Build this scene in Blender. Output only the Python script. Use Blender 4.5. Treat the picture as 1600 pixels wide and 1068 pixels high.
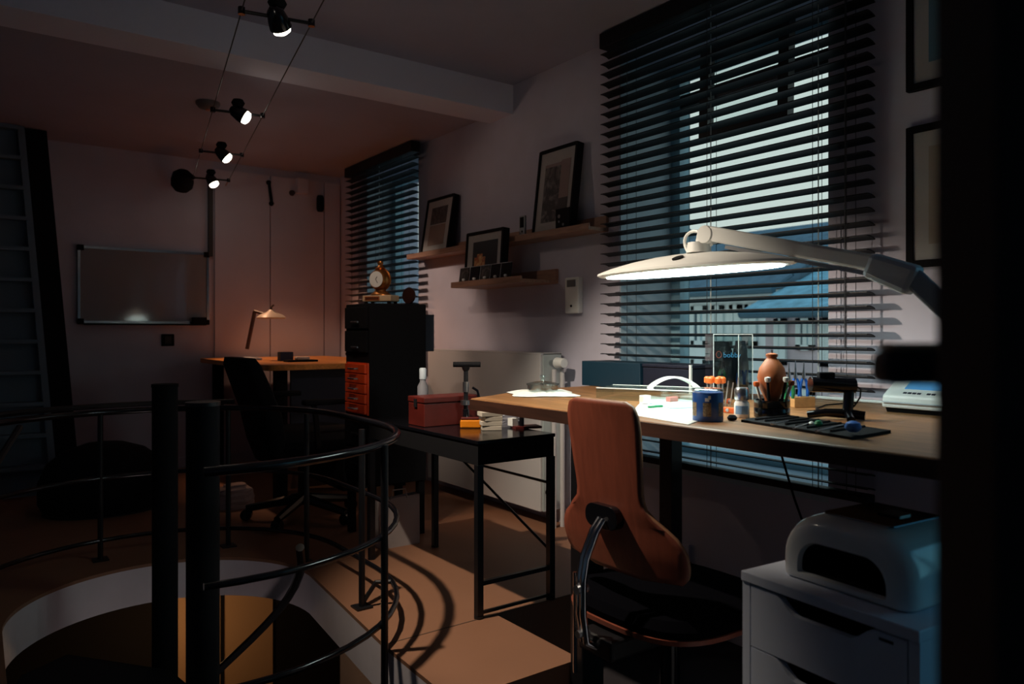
import bpy, bmesh, math, random
from mathutils import Vector, Matrix
random.seed(7)
for o in list(bpy.data.objects): bpy.data.objects.remove(o)
SC = bpy.context.scene
COL = SC.collection
# ------------------------------------------------------------------ camera
TH = math.radians(36.2); F = 1175.0; HZ = 520.0; EYE = 1.17
S_, C_ = math.sin(TH), math.cos(TH)
cam = bpy.data.cameras.new('camera'); camo = bpy.data.objects.new('camera', cam); COL.objects.link(camo)
camo.location = (0, 0, EYE); camo.rotation_euler = (math.pi/2, 0, -TH)
cam.sensor_width = 36; cam.lens = 36*F/1600; cam.shift_y = -(534-HZ)/1600
cam.clip_start = 0.02; cam.clip_end = 200
cam.dof.use_dof = True; cam.dof.focus_distance = 2.5; cam.dof.aperture_fstop = 4.0
SC.camera = camo
SC.view_settings.view_transform = 'Standard'; SC.view_settings.look = 'None'
SC.view_settings.gamma = 1.0; SC.view_settings.exposure = 0.0
try: SC.view_settings.use_curve_mapping = False
except Exception: pass
# ------------------------------------------------------------------ sky: an overcast, cool evening sky
SKY = 0.70
wd = bpy.data.worlds.new('sky'); SC.world = wd; wd.use_nodes = True
nt = wd.node_tree; nt.nodes.clear()
wo = nt.nodes.new('ShaderNodeOutputWorld'); bg = nt.nodes.new('ShaderNodeBackground')
tc = nt.nodes.new('ShaderNodeTexCoord'); sx = nt.nodes.new('ShaderNodeSeparateXYZ'); cr = nt.nodes.new('ShaderNodeValToRGB')
nt.links.new(tc.outputs['Generated'], sx.inputs[0]); nt.links.new(sx.outputs['Z'], cr.inputs[0])
cr.color_ramp.elements[0].position = 0.0; cr.color_ramp.elements[0].color = (0.96, 1.08, 1.0, 1)
cr.color_ramp.elements[1].position = 0.75; cr.color_ramp.elements[1].color = (0.26, 0.55, 0.80, 1)
e = cr.color_ramp.elements.new(0.3); e.color = (0.90, 1.05, 1.0, 1)
nt.links.new(cr.outputs[0], bg.inputs[0]); bg.inputs[1].default_value = SKY
nt.links.new(bg.outputs[0], wo.inputs[0])
# lamp strengths
P_SPOT = (16, 2.6, 26, 33, 112)      # the four cable spots, near to far
WARM = (1.0, 0.50, 0.27); KEYC = (1.0, 0.84, 0.66); NEUT = (1.0, 0.72, 0.54)
LED = 18.0                    # bench lamp diffuser
P_BELOW = 4                  # lamp of the storey below

# ------------------------------------------------------------------ helpers
def ray(px, py):
    u = (px-800)/F
    return Vector((S_+u*C_, C_-u*S_, (HZ-py)/F))
def at(px, py, t): return Vector((0, 0, EYE)) + ray(px, py)*t
def atx(px, py, X): return at(px, py, X/ray(px, py).x)
def aty(px, py, Y): return at(px, py, Y/ray(px, py).y)
def atz(px, py, Z): return at(px, py, (Z-EYE)/ray(px, py).z)

MATS = {}
def mat(name, col, rough=0.5, metal=0.0, noise=0.0, nscale=20, bump=0.0, emit=None, es=0.0, coat=0.0, wood=None, spec=0.5):
    if name in MATS: return MATS[name]
    m = bpy.data.materials.new(name); m.use_nodes = True; MATS[name] = m
    n = m.node_tree.nodes; l = m.node_tree.links; b = n['Principled BSDF']
    b.inputs['Base Color'].default_value = (*col, 1); b.inputs['Roughness'].default_value = rough
    b.inputs['Metallic'].default_value = metal; b.inputs['Specular IOR Level'].default_value = spec
    if coat: b.inputs['Coat Weight'].default_value = coat; b.inputs['Coat Roughness'].default_value = 0.06
    if emit: b.inputs['Emission Color'].default_value = (*emit, 1); b.inputs['Emission Strength'].default_value = es
    if noise or bump or wood:
        t = n.new('ShaderNodeTexCoord'); mp = n.new('ShaderNodeMapping'); l.new(t.outputs['Object'], mp.inputs[0])
        if wood: mp.inputs['Scale'].default_value = wood
        tx = n.new('ShaderNodeTexNoise'); tx.inputs['Scale'].default_value = nscale; tx.inputs['Detail'].default_value = 5
        if wood: tx.inputs['Distortion'].default_value = 0.6
        l.new(mp.outputs[0], tx.inputs['Vector'])
        if noise:
            r = n.new('ShaderNodeMapRange'); r.inputs[1].default_value = .3; r.inputs[2].default_value = .7
            r.inputs[3].default_value = 1-noise; r.inputs[4].default_value = 1+noise*.6
            l.new(tx.outputs['Fac'], r.inputs[0])
            h = n.new('ShaderNodeVectorMath'); h.operation = 'SCALE'; h.inputs[0].default_value = col
            l.new(r.outputs[0], h.inputs['Scale']); l.new(h.outputs[0], b.inputs['Base Color'])
        if bump:
            bp = n.new('ShaderNodeBump'); bp.inputs['Strength'].default_value = bump; bp.inputs['Distance'].default_value = .01
            l.new(tx.outputs['Fac'], bp.inputs['Height']); l.new(bp.outputs[0], b.inputs['Normal'])
    return m
def glass(name, tint=(0.95, 1, 1), refl=0.12, rough=0.02):
    if name in MATS: return MATS[name]
    m = bpy.data.materials.new(name); m.use_nodes = True; MATS[name] = m
    n = m.node_tree.nodes; l = m.node_tree.links; n.clear()
    o = n.new('ShaderNodeOutputMaterial'); mx = n.new('ShaderNodeMixShader'); tr = n.new('ShaderNodeBsdfTransparent')
    gl = n.new('ShaderNodeBsdfGlossy'); gl.inputs['Roughness'].default_value = rough; tr.inputs[0].default_value = (*tint, 1)
    lw = n.new('ShaderNodeLayerWeight'); lw.inputs['Blend'].default_value = .25
    mr = n.new('ShaderNodeMapRange'); mr.inputs[3].default_value = refl*.4; mr.inputs[4].default_value = min(1, refl*4)
    l.new(lw.outputs['Facing'], mr.inputs[0]); l.new(mr.outputs[0], mx.inputs[0])
    l.new(tr.outputs[0], mx.inputs[1]); l.new(gl.outputs[0], mx.inputs[2]); l.new(mx.outputs[0], o.inputs[0])
    return m

def rootloc(p):
    v = Vector((0, 0, 0))
    while p is not None: v += p.location; p = p.parent
    return v
class G:
    def __init__(s): s.v = []; s.f = []
    def _add(s, vs, fs):
        k = len(s.v); s.v += [Vector(a) for a in vs]; s.f += [tuple(i+k for i in f) for f in fs]; return s
    def box(s, x0, x1, y0, y1, z0, z1, M=None):
        vs = [Vector((x, y, z)) for x in (x0, x1) for y in (y0, y1) for z in (z0, z1)]
        if M: vs = [M @ a for a in vs]
        return s._add(vs, [(0,1,3,2),(4,6,7,5),(0,4,5,1),(2,3,7,6),(0,2,6,4),(1,5,7,3)])
    def cyl(s, p0, p1, r0, r1=None, n=16, cap=True):
        p0, p1 = Vector(p0), Vector(p1); r1 = r0 if r1 is None else r1
        d = (p1-p0).normalized(); a = d.orthogonal().normalized(); b = d.cross(a)
        vs = [p+(a*math.cos(2*math.pi*i/n)+b*math.sin(2*math.pi*i/n))*r for p, r in ((p0, r0), (p1, r1)) for i in range(n)]
        fs = [(i, (i+1) % n, n+(i+1) % n, n+i) for i in range(n)]
        if cap: fs += [tuple(range(n))[::-1], tuple(range(n, 2*n))]
        return s._add(vs, fs)
    def tube(s, pts, r, n=8, closed=False):
        pts = [Vector(p) for p in pts]; m = len(pts); vs = []; fs = []; prev = None
        for i, p in enumerate(pts):
            if closed: d = pts[(i+1) % m]-pts[i-1]
            else: d = pts[min(i+1, m-1)]-pts[max(i-1, 0)]
            d.normalize()
            a = d.orthogonal().normalized() if prev is None else (prev-d*prev.dot(d)).normalized()
            prev = a; b = d.cross(a); rr = r[i] if isinstance(r, (list, tuple)) else r
            vs += [p+(a*math.cos(2*math.pi*k/n)+b*math.sin(2*math.pi*k/n))*rr for k in range(n)]
        for i in range(m if closed else m-1):
            j = (i+1) % m
            fs += [(i*n+k, i*n+(k+1) % n, j*n+(k+1) % n, j*n+k) for k in range(n)]
        if not closed: fs += [tuple(range(n))[::-1], tuple(range((m-1)*n, m*n))]
        return s._add(vs, fs)
    def lathe(s, prof, c=(0, 0, 0), n=24, M=None, sx=1, sy=1):
        c = Vector(c); vs = []; m = len(prof)
        for r, z in prof:
            for i in range(n):
                a = 2*math.pi*i/n; p = Vector((r*math.cos(a)*sx, r*math.sin(a)*sy, z))
                vs.append(c+(M @ p if M else p))
        fs = [(i*n+k, i*n+(k+1) % n, (i+1)*n+(k+1) % n, (i+1)*n+k) for i in range(m-1) for k in range(n)]
        if prof[0][0] > 1e-6: fs.append(tuple(range(n))[::-1])
        if prof[-1][0] > 1e-6: fs.append(tuple(range((m-1)*n, m*n)))
        return s._add(vs, fs)
    def prism(s, poly, h0, h1, M=None):
        n = len(poly); vs = [Vector((a, b, h)) for h in (h0, h1) for a, b in poly]
        if M: vs = [M @ v for v in vs]
        return s._add(vs, [tuple(range(n))[::-1], tuple(range(n, 2*n))]+[(i, (i+1) % n, n+(i+1) % n, n+i) for i in range(n)])
    def xf(s, M): s.v = [M @ a for a in s.v]; return s
    def mesh(s, name, off=Vector((0, 0, 0)), smooth=False, m=None):
        me = bpy.data.meshes.new(name); me.from_pydata([tuple(a-off) for a in s.v], [], s.f)
        bm = bmesh.new(); bm.from_mesh(me)
        big = [f for f in bm.faces if len(f.verts) > 6]
        if big: bmesh.ops.triangulate(bm, faces=big)
        bmesh.ops.remove_doubles(bm, verts=bm.verts, dist=1e-6)
        bmesh.ops.recalc_face_normals(bm, faces=bm.faces); bm.to_mesh(me); bm.free()
        if smooth:
            for p in me.polygons: p.use_smooth = True
            try: me.set_sharp_from_angle(angle=math.radians(40))
            except Exception: pass
        if m: me.materials.append(m)
        return me
    def build(s, name, m, parent=None, smooth=False, bevel=0.0, seg=2, loc=None):
        off = rootloc(parent) if parent else (Vector(loc) if loc is not None else Vector((0, 0, 0)))
        o = bpy.data.objects.new(name, s.mesh(name, off, smooth, m)); COL.objects.link(o)
        if parent: o.parent = parent
        elif loc is not None: o.location = loc
        if bevel:
            b = o.modifiers.new('bevel', 'BEVEL'); b.width = bevel; b.segments = seg; b.limit_method = 'ANGLE'
        return o
def tag(o, label, cat, group=None):
    o['label'] = label; o['category'] = cat
    if group: o['group'] = group
    return o
def thing(name, loc, label, cat, group=None):
    o = bpy.data.objects.new(name, None); COL.objects.link(o); o.location = loc; o.empty_display_size = .05
    return tag(o, label, cat, group)
def struct(o): o['kind'] = 'structure'; return o
def setting(name, loc=(0, 0, 0)):
    o = bpy.data.objects.new(name, None); COL.objects.link(o); o.location = loc; o['kind'] = 'structure'; return o
def RZ(a): return Matrix.Rotation(a, 4, 'Z')
def T(*a): return Matrix.Translation(Vector(a))
def copy_part(o, parent, loc):
    c = o.copy(); COL.objects.link(c); c.parent = parent; c.location = loc; return c
def text(body, size, M, m, parent, name='lettering', depth=.0006):
    cu = bpy.data.curves.new('t', 'FONT'); cu.body = body; cu.size = size; cu.extrude = depth; cu.align_x = 'CENTER'; cu.align_y = 'CENTER'
    ob = bpy.data.objects.new('t', cu); COL.objects.link(ob)
    dg = bpy.context.evaluated_depsgraph_get(); me = bpy.data.meshes.new_from_object(ob.evaluated_get(dg))
    bpy.data.objects.remove(ob); off = rootloc(parent)
    for v in me.vertices: v.co = (M @ v.co)-off
    me.materials.clear(); me.materials.append(m); me.name = name
    o = bpy.data.objects.new(name, me); COL.objects.link(o); o.parent = parent; return o
def arc(cx, cy, r, a0, a1, n): return [(cx+r*math.cos(math.radians(a0+(a1-a0)*i/n)), cy+r*math.sin(math.radians(a0+(a1-a0)*i/n))) for i in range(n+1)]
def rrect(x0, x1, y0, y1, r, n=5):
    return arc(x1-r, y1-r, r, 0, 90, n)+arc(x0+r, y1-r, r, 90, 180, n)+arc(x0+r, y0+r, r, 180, 270, n)+arc(x1-r, y0+r, r, 270, 360, n)

# ------------------------------------------------------------------ materials
wall_m = mat('wall_paint', (.58, .56, .67), .75, noise=.05, nscale=6, bump=.04)
ceil_m = mat('ceiling_paint', (.40, .39, .50), .85, noise=.04, nscale=4)
cream = mat('cream_floor', (.265, .125, .070), .55, noise=.06, nscale=5)
fascia = mat('fascia_paint', (.72, .66, .70), .6, noise=.05, nscale=9)
darkfl = mat('dark_floor', (.035, .03, .035), .6, noise=.2, nscale=8)
black = mat('black_metal', (.006, .006, .008), .42, noise=.2, nscale=40)
blackg = mat('black_gloss', (.005, .005, .007), .16)
blackm = mat('black_matt', (.006, .006, .008), .85, spec=.2)
slat_m = mat('blind_slat', (.006, .007, .010), .5, noise=.25, nscale=60, wood=(1, .05, 1), spec=.25)
cord_m = mat('blind_cord', (.02, .022, .03), .8)
tape_m = mat('cord_white', (.5, .55, .55), .7)
frame_w = mat('window_paint_sky', (.30, .52, .62), .45)  # whitish frames, the blue sky light put into their colour
jamb_m = mat('jamb_plaster', (.50, .60, .66), .8, noise=.06, nscale=10)  # reveals blued in colour for the same sky light
pane = glass('window_glass', (.97, 1, 1), .08)
clear = glass('clear_acrylic', (.93, .98, .97), .22)
desk_m = mat('desk_wood', (.33, .155, .06), .42, noise=.42, nscale=9, wood=(7, .7, 7), bump=.05)
desk_e = mat('desk_edge', (.05, .019, .011), .5, noise=.3, nscale=9, wood=(7, .7, 7))
ply = mat('chair_plywood', (.25, .062, .034), .45, noise=.16, nscale=10, wood=(6, 6, .5), coat=.15)
ply_e = mat('plywood_edge', (.36, .17, .09), .5)
shelf_m = mat('shelf_wood', (.36, .20, .14), .55, noise=.25, nscale=12, wood=(6, .6, 6))
chrome = mat('chrome', (.75, .78, .82), .12, 1.0)
steel = mat('steel', (.55, .56, .58), .3, 1.0)
white_p = mat('white_plastic', (.86, .88, .86), .38)
white_g = mat('white_gloss', (.72, .76, .78), .14, coat=.6)
white_l = mat('white_laminate', (.66, .72, .86), .45)
paper = mat('white_paper', (.80, .82, .80), .8, noise=.05, nscale=30)
navy = mat('navy_card', (.005, .03, .055), .5)
navyd = mat('navy_dark', (.008, .012, .03), .5)
blue = mat('blue_plastic', (.012, .075, .30), .35)
blueh = mat('blue_handle', (.01, .12, .55), .35)
orange = mat('orange_plastic', (.70, .13, .02), .45)
terra = mat('terracotta', (.38, .105, .03), .55, noise=.12, nscale=25)
red = mat('red_lacquer', (.85, .085, .012), .4)
redd = mat('dark_red_box', (.11, .012, .008), .45, noise=.25, nscale=14)
green = mat('green_plastic', (.02, .25, .10), .4)
gold = mat('bronze', (.42, .17, .05), .33, .9, noise=.3, nscale=30)
amber = mat('amber_plastic', (.85, .26, .01), .35)

# ------------------------------------------------------------------ room shell
W = 2.35; ZP = .257; YS = 1.59; YSEAM = 2.0; XE = 1.40; YB = 5.45; ZC1 = 2.477; ZC2 = 2.365
HOLES = [(1.41, 2.405, .60, 2.40), (4.22, 4.98, 1.05, 2.30), (-3.4, -2.2, .95, 2.30), (-1.5, .42, .12, 2.30)]  # last opening is added out of view for cyan fill
ys = sorted({-4.2, YB+.2} | {h[0] for h in HOLES} | {h[1] for h in HOLES}); zs = sorted({-2.5, 2.75} | {h[2] for h in HOLES} | {h[3] for h in HOLES})
g = G()
for a, b in zip(ys, ys[1:]):
    run = []
    for c, d in zip(zs, zs[1:]):
        if any(h[0] <= a and b <= h[1] and h[2] <= c and d <= h[3] for h in HOLES): continue
        g.box(W, W+.42, a, b, c, d)
bm_ = g.build('wall_right', wall_m); struct(bm_)
struct(G().box(-2.2, W, YB, YB+.2, ZP-.15, 2.75).build('wall_back', wall_m))
dkw = mat('downstairs_wall', (.004, .003, .003), .9)  # gloom of the lower storey put into the wall colour
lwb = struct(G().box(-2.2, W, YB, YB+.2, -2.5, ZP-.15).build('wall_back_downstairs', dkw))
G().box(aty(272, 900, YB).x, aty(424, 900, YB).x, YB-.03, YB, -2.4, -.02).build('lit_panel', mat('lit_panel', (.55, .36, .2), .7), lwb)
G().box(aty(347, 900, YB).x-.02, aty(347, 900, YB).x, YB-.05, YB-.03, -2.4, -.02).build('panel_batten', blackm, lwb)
struct(G().box(-2.4, -2.2, -4.2, YB+.2, -2.5, 2.75).build('wall_left', wall_m))
struct(G().box(-2.2, W, -4.2, -4.0, -2.5, 2.75).build('wall_front', wall_m))
struct(G().box(-2.2, W, -4.0, 3.2, ZC1, ZC1+.15).build('ceiling', ceil_m))
struct(G().box(-2.2, W, 3.42, YB, ZC2, ZC2+.15).build('ceiling_rear', ceil_m))
struct(G().box(-2.2, W, 3.2, 3.42, 2.325, 2.62).build('trim_1', mat('beam_paint', (.72, .72, .86), .8)))
# upper floor with the round stair opening
HC = (.585, 2.77); HR = .485
poly = [(-2.2, YS), (.09, YS), (.09, YSEAM)]+arc(HC[0], HC[1], HR, 180, 0, 36)+[(1.0, YSEAM), (.985, YS), (XE, YS), (XE, YSEAM), (W, YSEAM), (W, YB), (-2.2, YB)]
fl = struct(G().prism(poly, ZP-.012, ZP).build('floor', cream))
inner = arc(HC[0], HC[1], HR, 180, 0, 36)
g = G(); path = [(.09, YS)]+inner+[(1.0, YSEAM), (.985, YS)]
for a, b in zip(path, path[1:]): g._add([(a[0], a[1], ZP-.012), (b[0], b[1], ZP-.012), (b[0], b[1], ZP-.155), (a[0], a[1], ZP-.155)], [(0, 1, 2, 3)])
off = [(HC[0]+(x-HC[0])*1.06, y if y < HC[1] else HC[1]+(y-HC[1])*1.06) for x, y in path]
for (a, b), (c, d) in zip(zip(path, path[1:]), zip(off, off[1:])):
    g._add([(a[0], a[1], ZP-.155), (b[0], b[1], ZP-.155), (d[0], d[1], ZP-.155), (c[0], c[1], ZP-.155)], [(0, 1, 2, 3)])
    g._add([(c[0], c[1], ZP-.012), (d[0], d[1], ZP-.012), (d[0], d[1], ZP-.155), (c[0], c[1], ZP-.155)], [(0, 1, 2, 3)])
g.build('stairwell_fascia', fascia, fl)
G().box(.985, XE, YS, YS+.03, -.12, ZP-.012).build('step_riser', cream, fl)
G().box(XE-.03, XE, YS+.03, YSEAM, -.12, ZP-.012).build('step_riser', cream, fl)
G().box(XE, W, YSEAM, YSEAM+.03, -.12, ZP-.012).build('step_riser', cream, fl)
G().box(-2.2, .09, YS, YS+.03, -.12, ZP-.012).build('step_riser', cream, fl)
poly2 = [(-2.2, YS), (-2.2, -4), (W, -4), (W, YSEAM), (XE, YSEAM), (XE, YS), (.985, YS), (.985, 1.55)]+arc(.5375, 1.55, .4475, 0, -180, 18)[1:-1]+[(.09, 1.55), (.09, YS)]
struct(G().prism(poly2, -.12, 0).build('floor_lower', darkfl))
struct(G().box(-2.2, W, -4, YB, -2.6, -2.5).build('floor_downstairs', mat('downstairs_floor', (.004, .003, .003), .9)))  # floor near black too, for the gloom down there
# sheet seam of the upper floor, a thin strip along the step edge
G().box(1.0, W, YSEAM-.002, YSEAM+.002, ZP, ZP+.0012).build('floor_seam', mat('seam', (.10, .06, .04), .7), fl)
struct(G().box(-2.2, W, YB-.015, YB, ZP, ZP+.07).build('baseboard_back', wall_m))
struct(G().box(W-.015, W, YSEAM, YB-.015, ZP, ZP+.07).build('baseboard_right', wall_m))
# ------------------------------------------------------------------ windows
def window(name, h, X, fw=.055, transom=None, mull=None):
    y0, y1, z0, z1 = h; w = setting(name, (X, (y0+y1)/2, z0))
    g = G()
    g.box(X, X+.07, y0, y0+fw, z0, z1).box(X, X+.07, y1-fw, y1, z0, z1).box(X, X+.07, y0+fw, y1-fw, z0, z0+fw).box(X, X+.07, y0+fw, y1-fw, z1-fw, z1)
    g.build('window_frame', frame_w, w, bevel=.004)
    zz = [z0+fw, z1-fw] if transom is None else [z0+fw, transom-.03, transom+.03, z1-fw]
    if transom is not None: G().box(X, X+.07, y0+fw, y1-fw, transom-.03, transom+.03).build('transom', black, w, bevel=.004)
    yy = [y0+fw, y1-fw] if mull is None else [y0+fw, mull-.025, mull+.025, y1-fw]
    for i in range(0, len(zz), 2):
        for j in range(0, len(yy), 2): G().box(X+.03, X+.036, yy[j], yy[j+1], zz[i], zz[i+1]).build('pane', pane, w)
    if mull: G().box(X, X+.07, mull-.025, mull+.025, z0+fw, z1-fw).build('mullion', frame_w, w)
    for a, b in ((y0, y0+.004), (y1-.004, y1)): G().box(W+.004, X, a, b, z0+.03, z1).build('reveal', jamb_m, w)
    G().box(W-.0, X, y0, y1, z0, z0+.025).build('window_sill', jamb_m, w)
    return w
w1 = window('window_1', HOLES[0], 2.68, transom=2.235)
# vent sash standing open below the transom
a = atx(1098, 215, 2.5); b = atx(1222, 180, 2.5)
yl, yr, zb = a.y, b.y, (a.z+b.z)/2-.005
M = T(2.5, 0, zb) @ Matrix.Rotation(math.radians(2), 4, 'Y')
g = G(); hh = .38; st = .045
g.box(0, .04, yr-st/2, yr+st/2, 0, hh, M).box(0, .04, yl-st/2, yl+st/2, 0, hh, M).box(0, .04, yr+st/2, yl-st/2, 0, st, M).box(0, .04, yr+st/2, yl-st/2, hh-st, hh, M)
sash = g.build('vent_sash', black, w1)
G().box(.018, .023, yr+st/2, yl-st/2, st, hh-st, M).build('vent_pane', pane, sash)
p0 = atx(1038, 478, 2.66)
G().box(p0.x-.03, p0.x+.0, p0.y-.012, p0.y+.012, p0.z-.02, p0.z+.03).build('window_handle', white_p, w1, bevel=.003)
G().tube([(p0.x-.03, p0.y, p0.z+.01), (p0.x-.045, p0.y, p0.z+.01), (p0.x-.045, p0.y, p0.z-.13)], .008, 8).build('handle_lever', white_p, w1)
w2 = window('window_2', HOLES[1], 2.55)
w3 = window('window_3', HOLES[2], 2.62, mull=-2.8)
pane_clear = pane; pane = glass('blue_fill_glass', (.50, .85, 1.0), .08)  # blue pane tint colours the added fill daylight
w4 = window('fill_window', HOLES[3], 2.62, mull=-.54)  # added unseen window, gives the nail lamp and drawers cyan fill
pane = pane_clear

# ------------------------------------------------------------------ venetian blinds
def blind(name, label, y0, y1, ztop, zbot, x, pitch, tilt, cords, tapes):
    b = thing(name, (x, (y0+y1)/2, zbot), label, 'blind', 'black venetian blinds')
    L = y1-y0; n = int((ztop-.06-zbot)/pitch)
    vs = []; m = 6; wd_ = .05
    g = G(); prof = [(-wd_/2+wd_*i/m, .0035*(1-(2*i/m-1)**2)) for i in range(m+1)]
    pl = [(px, pz+.0017) for px, pz in prof]+[(px, pz-.0017) for px, pz in prof][::-1]
    # outer tips are cut slightly round
    g.prism(pl, -L/2, L/2, Matrix(((1, 0, 0, 0), (0, 0, 1, 0), (0, 1, 0, 0), (0, 0, 0, 1))))
    g.xf(Matrix.Rotation(tilt, 4, 'Y'))
    me = g.mesh('slat', m=slat_m)
    for i in range(n):
        o = bpy.data.objects.new('slat', me); COL.objects.link(o); o.parent = b; o.location = (0, 0, .03+i*pitch)
    G().box(x-.032, x+.03, y0, y1, ztop-.065, ztop).build('headrail', slat_m, b, bevel=.003)
    G().box(x-.026, x+.026, y0, y1, zbot-.012, zbot+.012).build('bottom_rail', slat_m, b, bevel=.004)
    for y in cords:
        for dx in (-.027, .027): G().cyl((x+dx, y, zbot), (x+dx, y, ztop-.06), .0011, n=5).build('ladder_cord', cord_m, b)
    for y in tapes:
        G().cyl((x, y, zbot), (x, y, ztop-.06), .0020, n=5).build('lift_cord', tape_m, b)
    return b
XB = 2.272
cy = [atx(p, 400, XB).y for p in (987, 1112, 1277, 1330)]
big_blind = blind('venetian_blind', 'wide black slatted venetian blind over the large window by the bench', 1.222, 2.418, 2.47, .655, XB, .0434, math.radians(9), cy, [cy[1]+.004, cy[2]-.004])
y = atx(1052, 400, XB).y
far_blind = blind('venetian_blind', 'narrow black venetian blind over the small far window behind the drawer tower', 4.115, 5.12, 2.36, 1.02, XB, .0434, math.radians(9), [4.25, 4.62, 5.0], [4.62])
g = G().cyl((XB-.035, atx(1330, 400, XB).y, 2.4), (XB-.035, atx(1330, 400, XB).y, 1.12), .0022, n=6)
g.build('tilt_wand', cord_m, big_blind)

# ------------------------------------------------------------------ houses outside
hw = mat('house_white', (.86, .95, .95), .8, noise=.06, nscale=3)  # white render with a cool sky-light tint in its colour
hp = mat('house_pink', (.62, .52, .56), .8, noise=.15, nscale=4)
hg = mat('house_grey', (.20, .27, .33), .8, noise=.15, nscale=4)
rt = mat('roof_tile', (.28, .55, .66), .7, noise=.35, nscale=7, bump=.5)
rt2 = mat('roof_slate', (.10, .18, .24), .7, noise=.3, nscale=7, bump=.5)
wg = mat('house_glass', (.03, .09, .14), .12)
ww = mat('house_trim', (.75, .85, .85), .6)
shut = mat('house_shutter', (.05, .13, .19), .6)
cur = mat('house_curtain', (.42, .60, .66), .8)
def house(name, label, X, y0, y1, ze, zr, wallm, roofm, wins, gable=0):
    h = thing(name, (X, (y0+y1)/2, -4), label, 'house', 'houses across the street')
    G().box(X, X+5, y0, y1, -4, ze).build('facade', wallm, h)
    r = G().prism([(X-.35, ze-.08), (X+2.6, zr), (X+5.3, ze-.08)], y0-.1, y1+.1, Matrix(((1, 0, 0, 0), (0, 0, 1, 0), (0, 1, 0, 0), (0, 0, 0, 1)))).build('roof', roofm, h)
    nrow = 7
    for k in range(nrow):       # courses of tiles standing proud of the slope
        f = (k+.05)/nrow; xx = X-.35+2.95*f; zz = ze-.08+(zr-ze+.08)*f
        sl = math.atan2(zr-ze+.08, 2.95)
        G().box(0, 2.9/nrow, y0-.1, y1+.1, .0, .04, T(xx, 0, zz) @ Matrix.Rotation(-sl-.03, 4, 'Y')).build('tile_course', roofm, r)
    G().cyl((X-.4, y0-.1, ze-.1), (X-.4, y1+.1, ze-.1), .06, n=8).build('gutter', shut, h)
    for (a, b, c, d, kind) in wins:
        f = G().box(X-.05, X+.02, a, b, c, c+.07).box(X-.05, X+.02, a, b, d-.07, d).box(X-.05, X+.02, a, a+.07, c, d).box(X-.05, X+.02, b-.07, b, c, d).box(X-.04, X+.02, (a+b)/2-.03, (a+b)/2+.03, c, d).build('window', ww, h)
        G().box(X-.015, X-.005, a+.05, b-.05, c+.05, d-.05).build('pane', wg, f)
        G().box(X-.03, X-.018, a+.08, a+.08+(b-a)*.22, c+.07, d-.07).build('curtain', cur, f)
        if kind:
            for q in (a-.28, b+.02): G().box(X-.07, X-.01, q, q+.26, c, d).build('shutter', shut, h)
    return h
XH = 9.5
def zy(px, py): p = atx(px, py, XH); return p.y, p.z
XP = 8.7
yA = atx(1196, 500, XP).y
def wpx(X, a, b, z0, z1, k=0): return (atx(b, 500, X).y, atx(a, 500, X).y, z0, z1, k)
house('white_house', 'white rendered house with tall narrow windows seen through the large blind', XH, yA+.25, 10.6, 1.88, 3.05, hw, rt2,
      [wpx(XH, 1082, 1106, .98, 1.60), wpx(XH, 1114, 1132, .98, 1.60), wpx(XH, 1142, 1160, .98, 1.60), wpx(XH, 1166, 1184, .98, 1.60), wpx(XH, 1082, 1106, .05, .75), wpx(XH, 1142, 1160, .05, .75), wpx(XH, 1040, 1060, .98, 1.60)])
house('pink_house', 'pinkish rendered house with a low teal tiled roof beside the white house', XP, 2.8, yA, 1.52, 2.45, hp, rt,
      [wpx(XP, 1212, 1230, .75, 1.36), wpx(XP, 1246, 1274, .95, 1.36), wpx(XP, 1284, 1300, .75, 1.36), wpx(XP, 1212, 1230, -.2, .45), wpx(XP, 1246, 1274, -.2, .45)])
house('grey_house', 'long grey house with a slate roof beyond the white house', XH+.2, 10.9, 22, 2.3, 3.6, hg, rt2,
      [(11.8, 12.6, .5, 1.7, 1), (14, 14.8, .5, 1.7, 1), (16.4, 17.2, .5, 1.7, 1), (19, 19.8, .5, 1.7, 1)])
struct(G().box(W+.42, 60, -40, 60, -4.1, -4).build('street', mat('asphalt', (.12, .13, .14), .9, noise=.2, nscale=3)))

# ------------------------------------------------------------------ spiral stair and its railing
st_ = thing('spiral_staircase', (HC[0], HC[1], -2.5), 'black metal spiral staircase descending inside the round railing', 'staircase')
PC = Vector((.562, 2.78, 0))
G().cyl((PC.x, PC.y, -2.5), (PC.x, PC.y, .985), .041, n=24).build('centre_pole', blackm, st_, smooth=True)
G().cyl((PC.x, PC.y, .985), (PC.x, PC.y, .996), .043, n=24).build('pole_cap', blackm, st_, smooth=True)
p2 = at(317, 627, 1.95)
G().cyl((p2.x, p2.y, -2.5), (p2.x, p2.y, .982), .041, n=24).build('newel_post', blackm, st_, smooth=True)
G().cyl((p2.x, p2.y, .982), (p2.x, p2.y, .992), .043, n=24).build('pole_cap', black, st_, smooth=True)
def sector(a0, a1, r0, r1, z0, z1):
    return G().prism([(PC.x+x, PC.y+y) for x, y in arc(0, 0, r1, a0, a1, 8)]+[(PC.x+x, PC.y+y) for x, y in arc(0, 0, r0, a1, a0, 4)], z0, z1)
for i in range(12):
    a0 = 250+i*26; z = .03-i*.19
    t_ = sector(a0, a0+29, .04, .47, z-.03, z).build('tread', blackm, st_)
    sector(a0, a0+2, .04, .47, z-.19, z-.03).build('riser_plate', blackm, t_)
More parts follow.
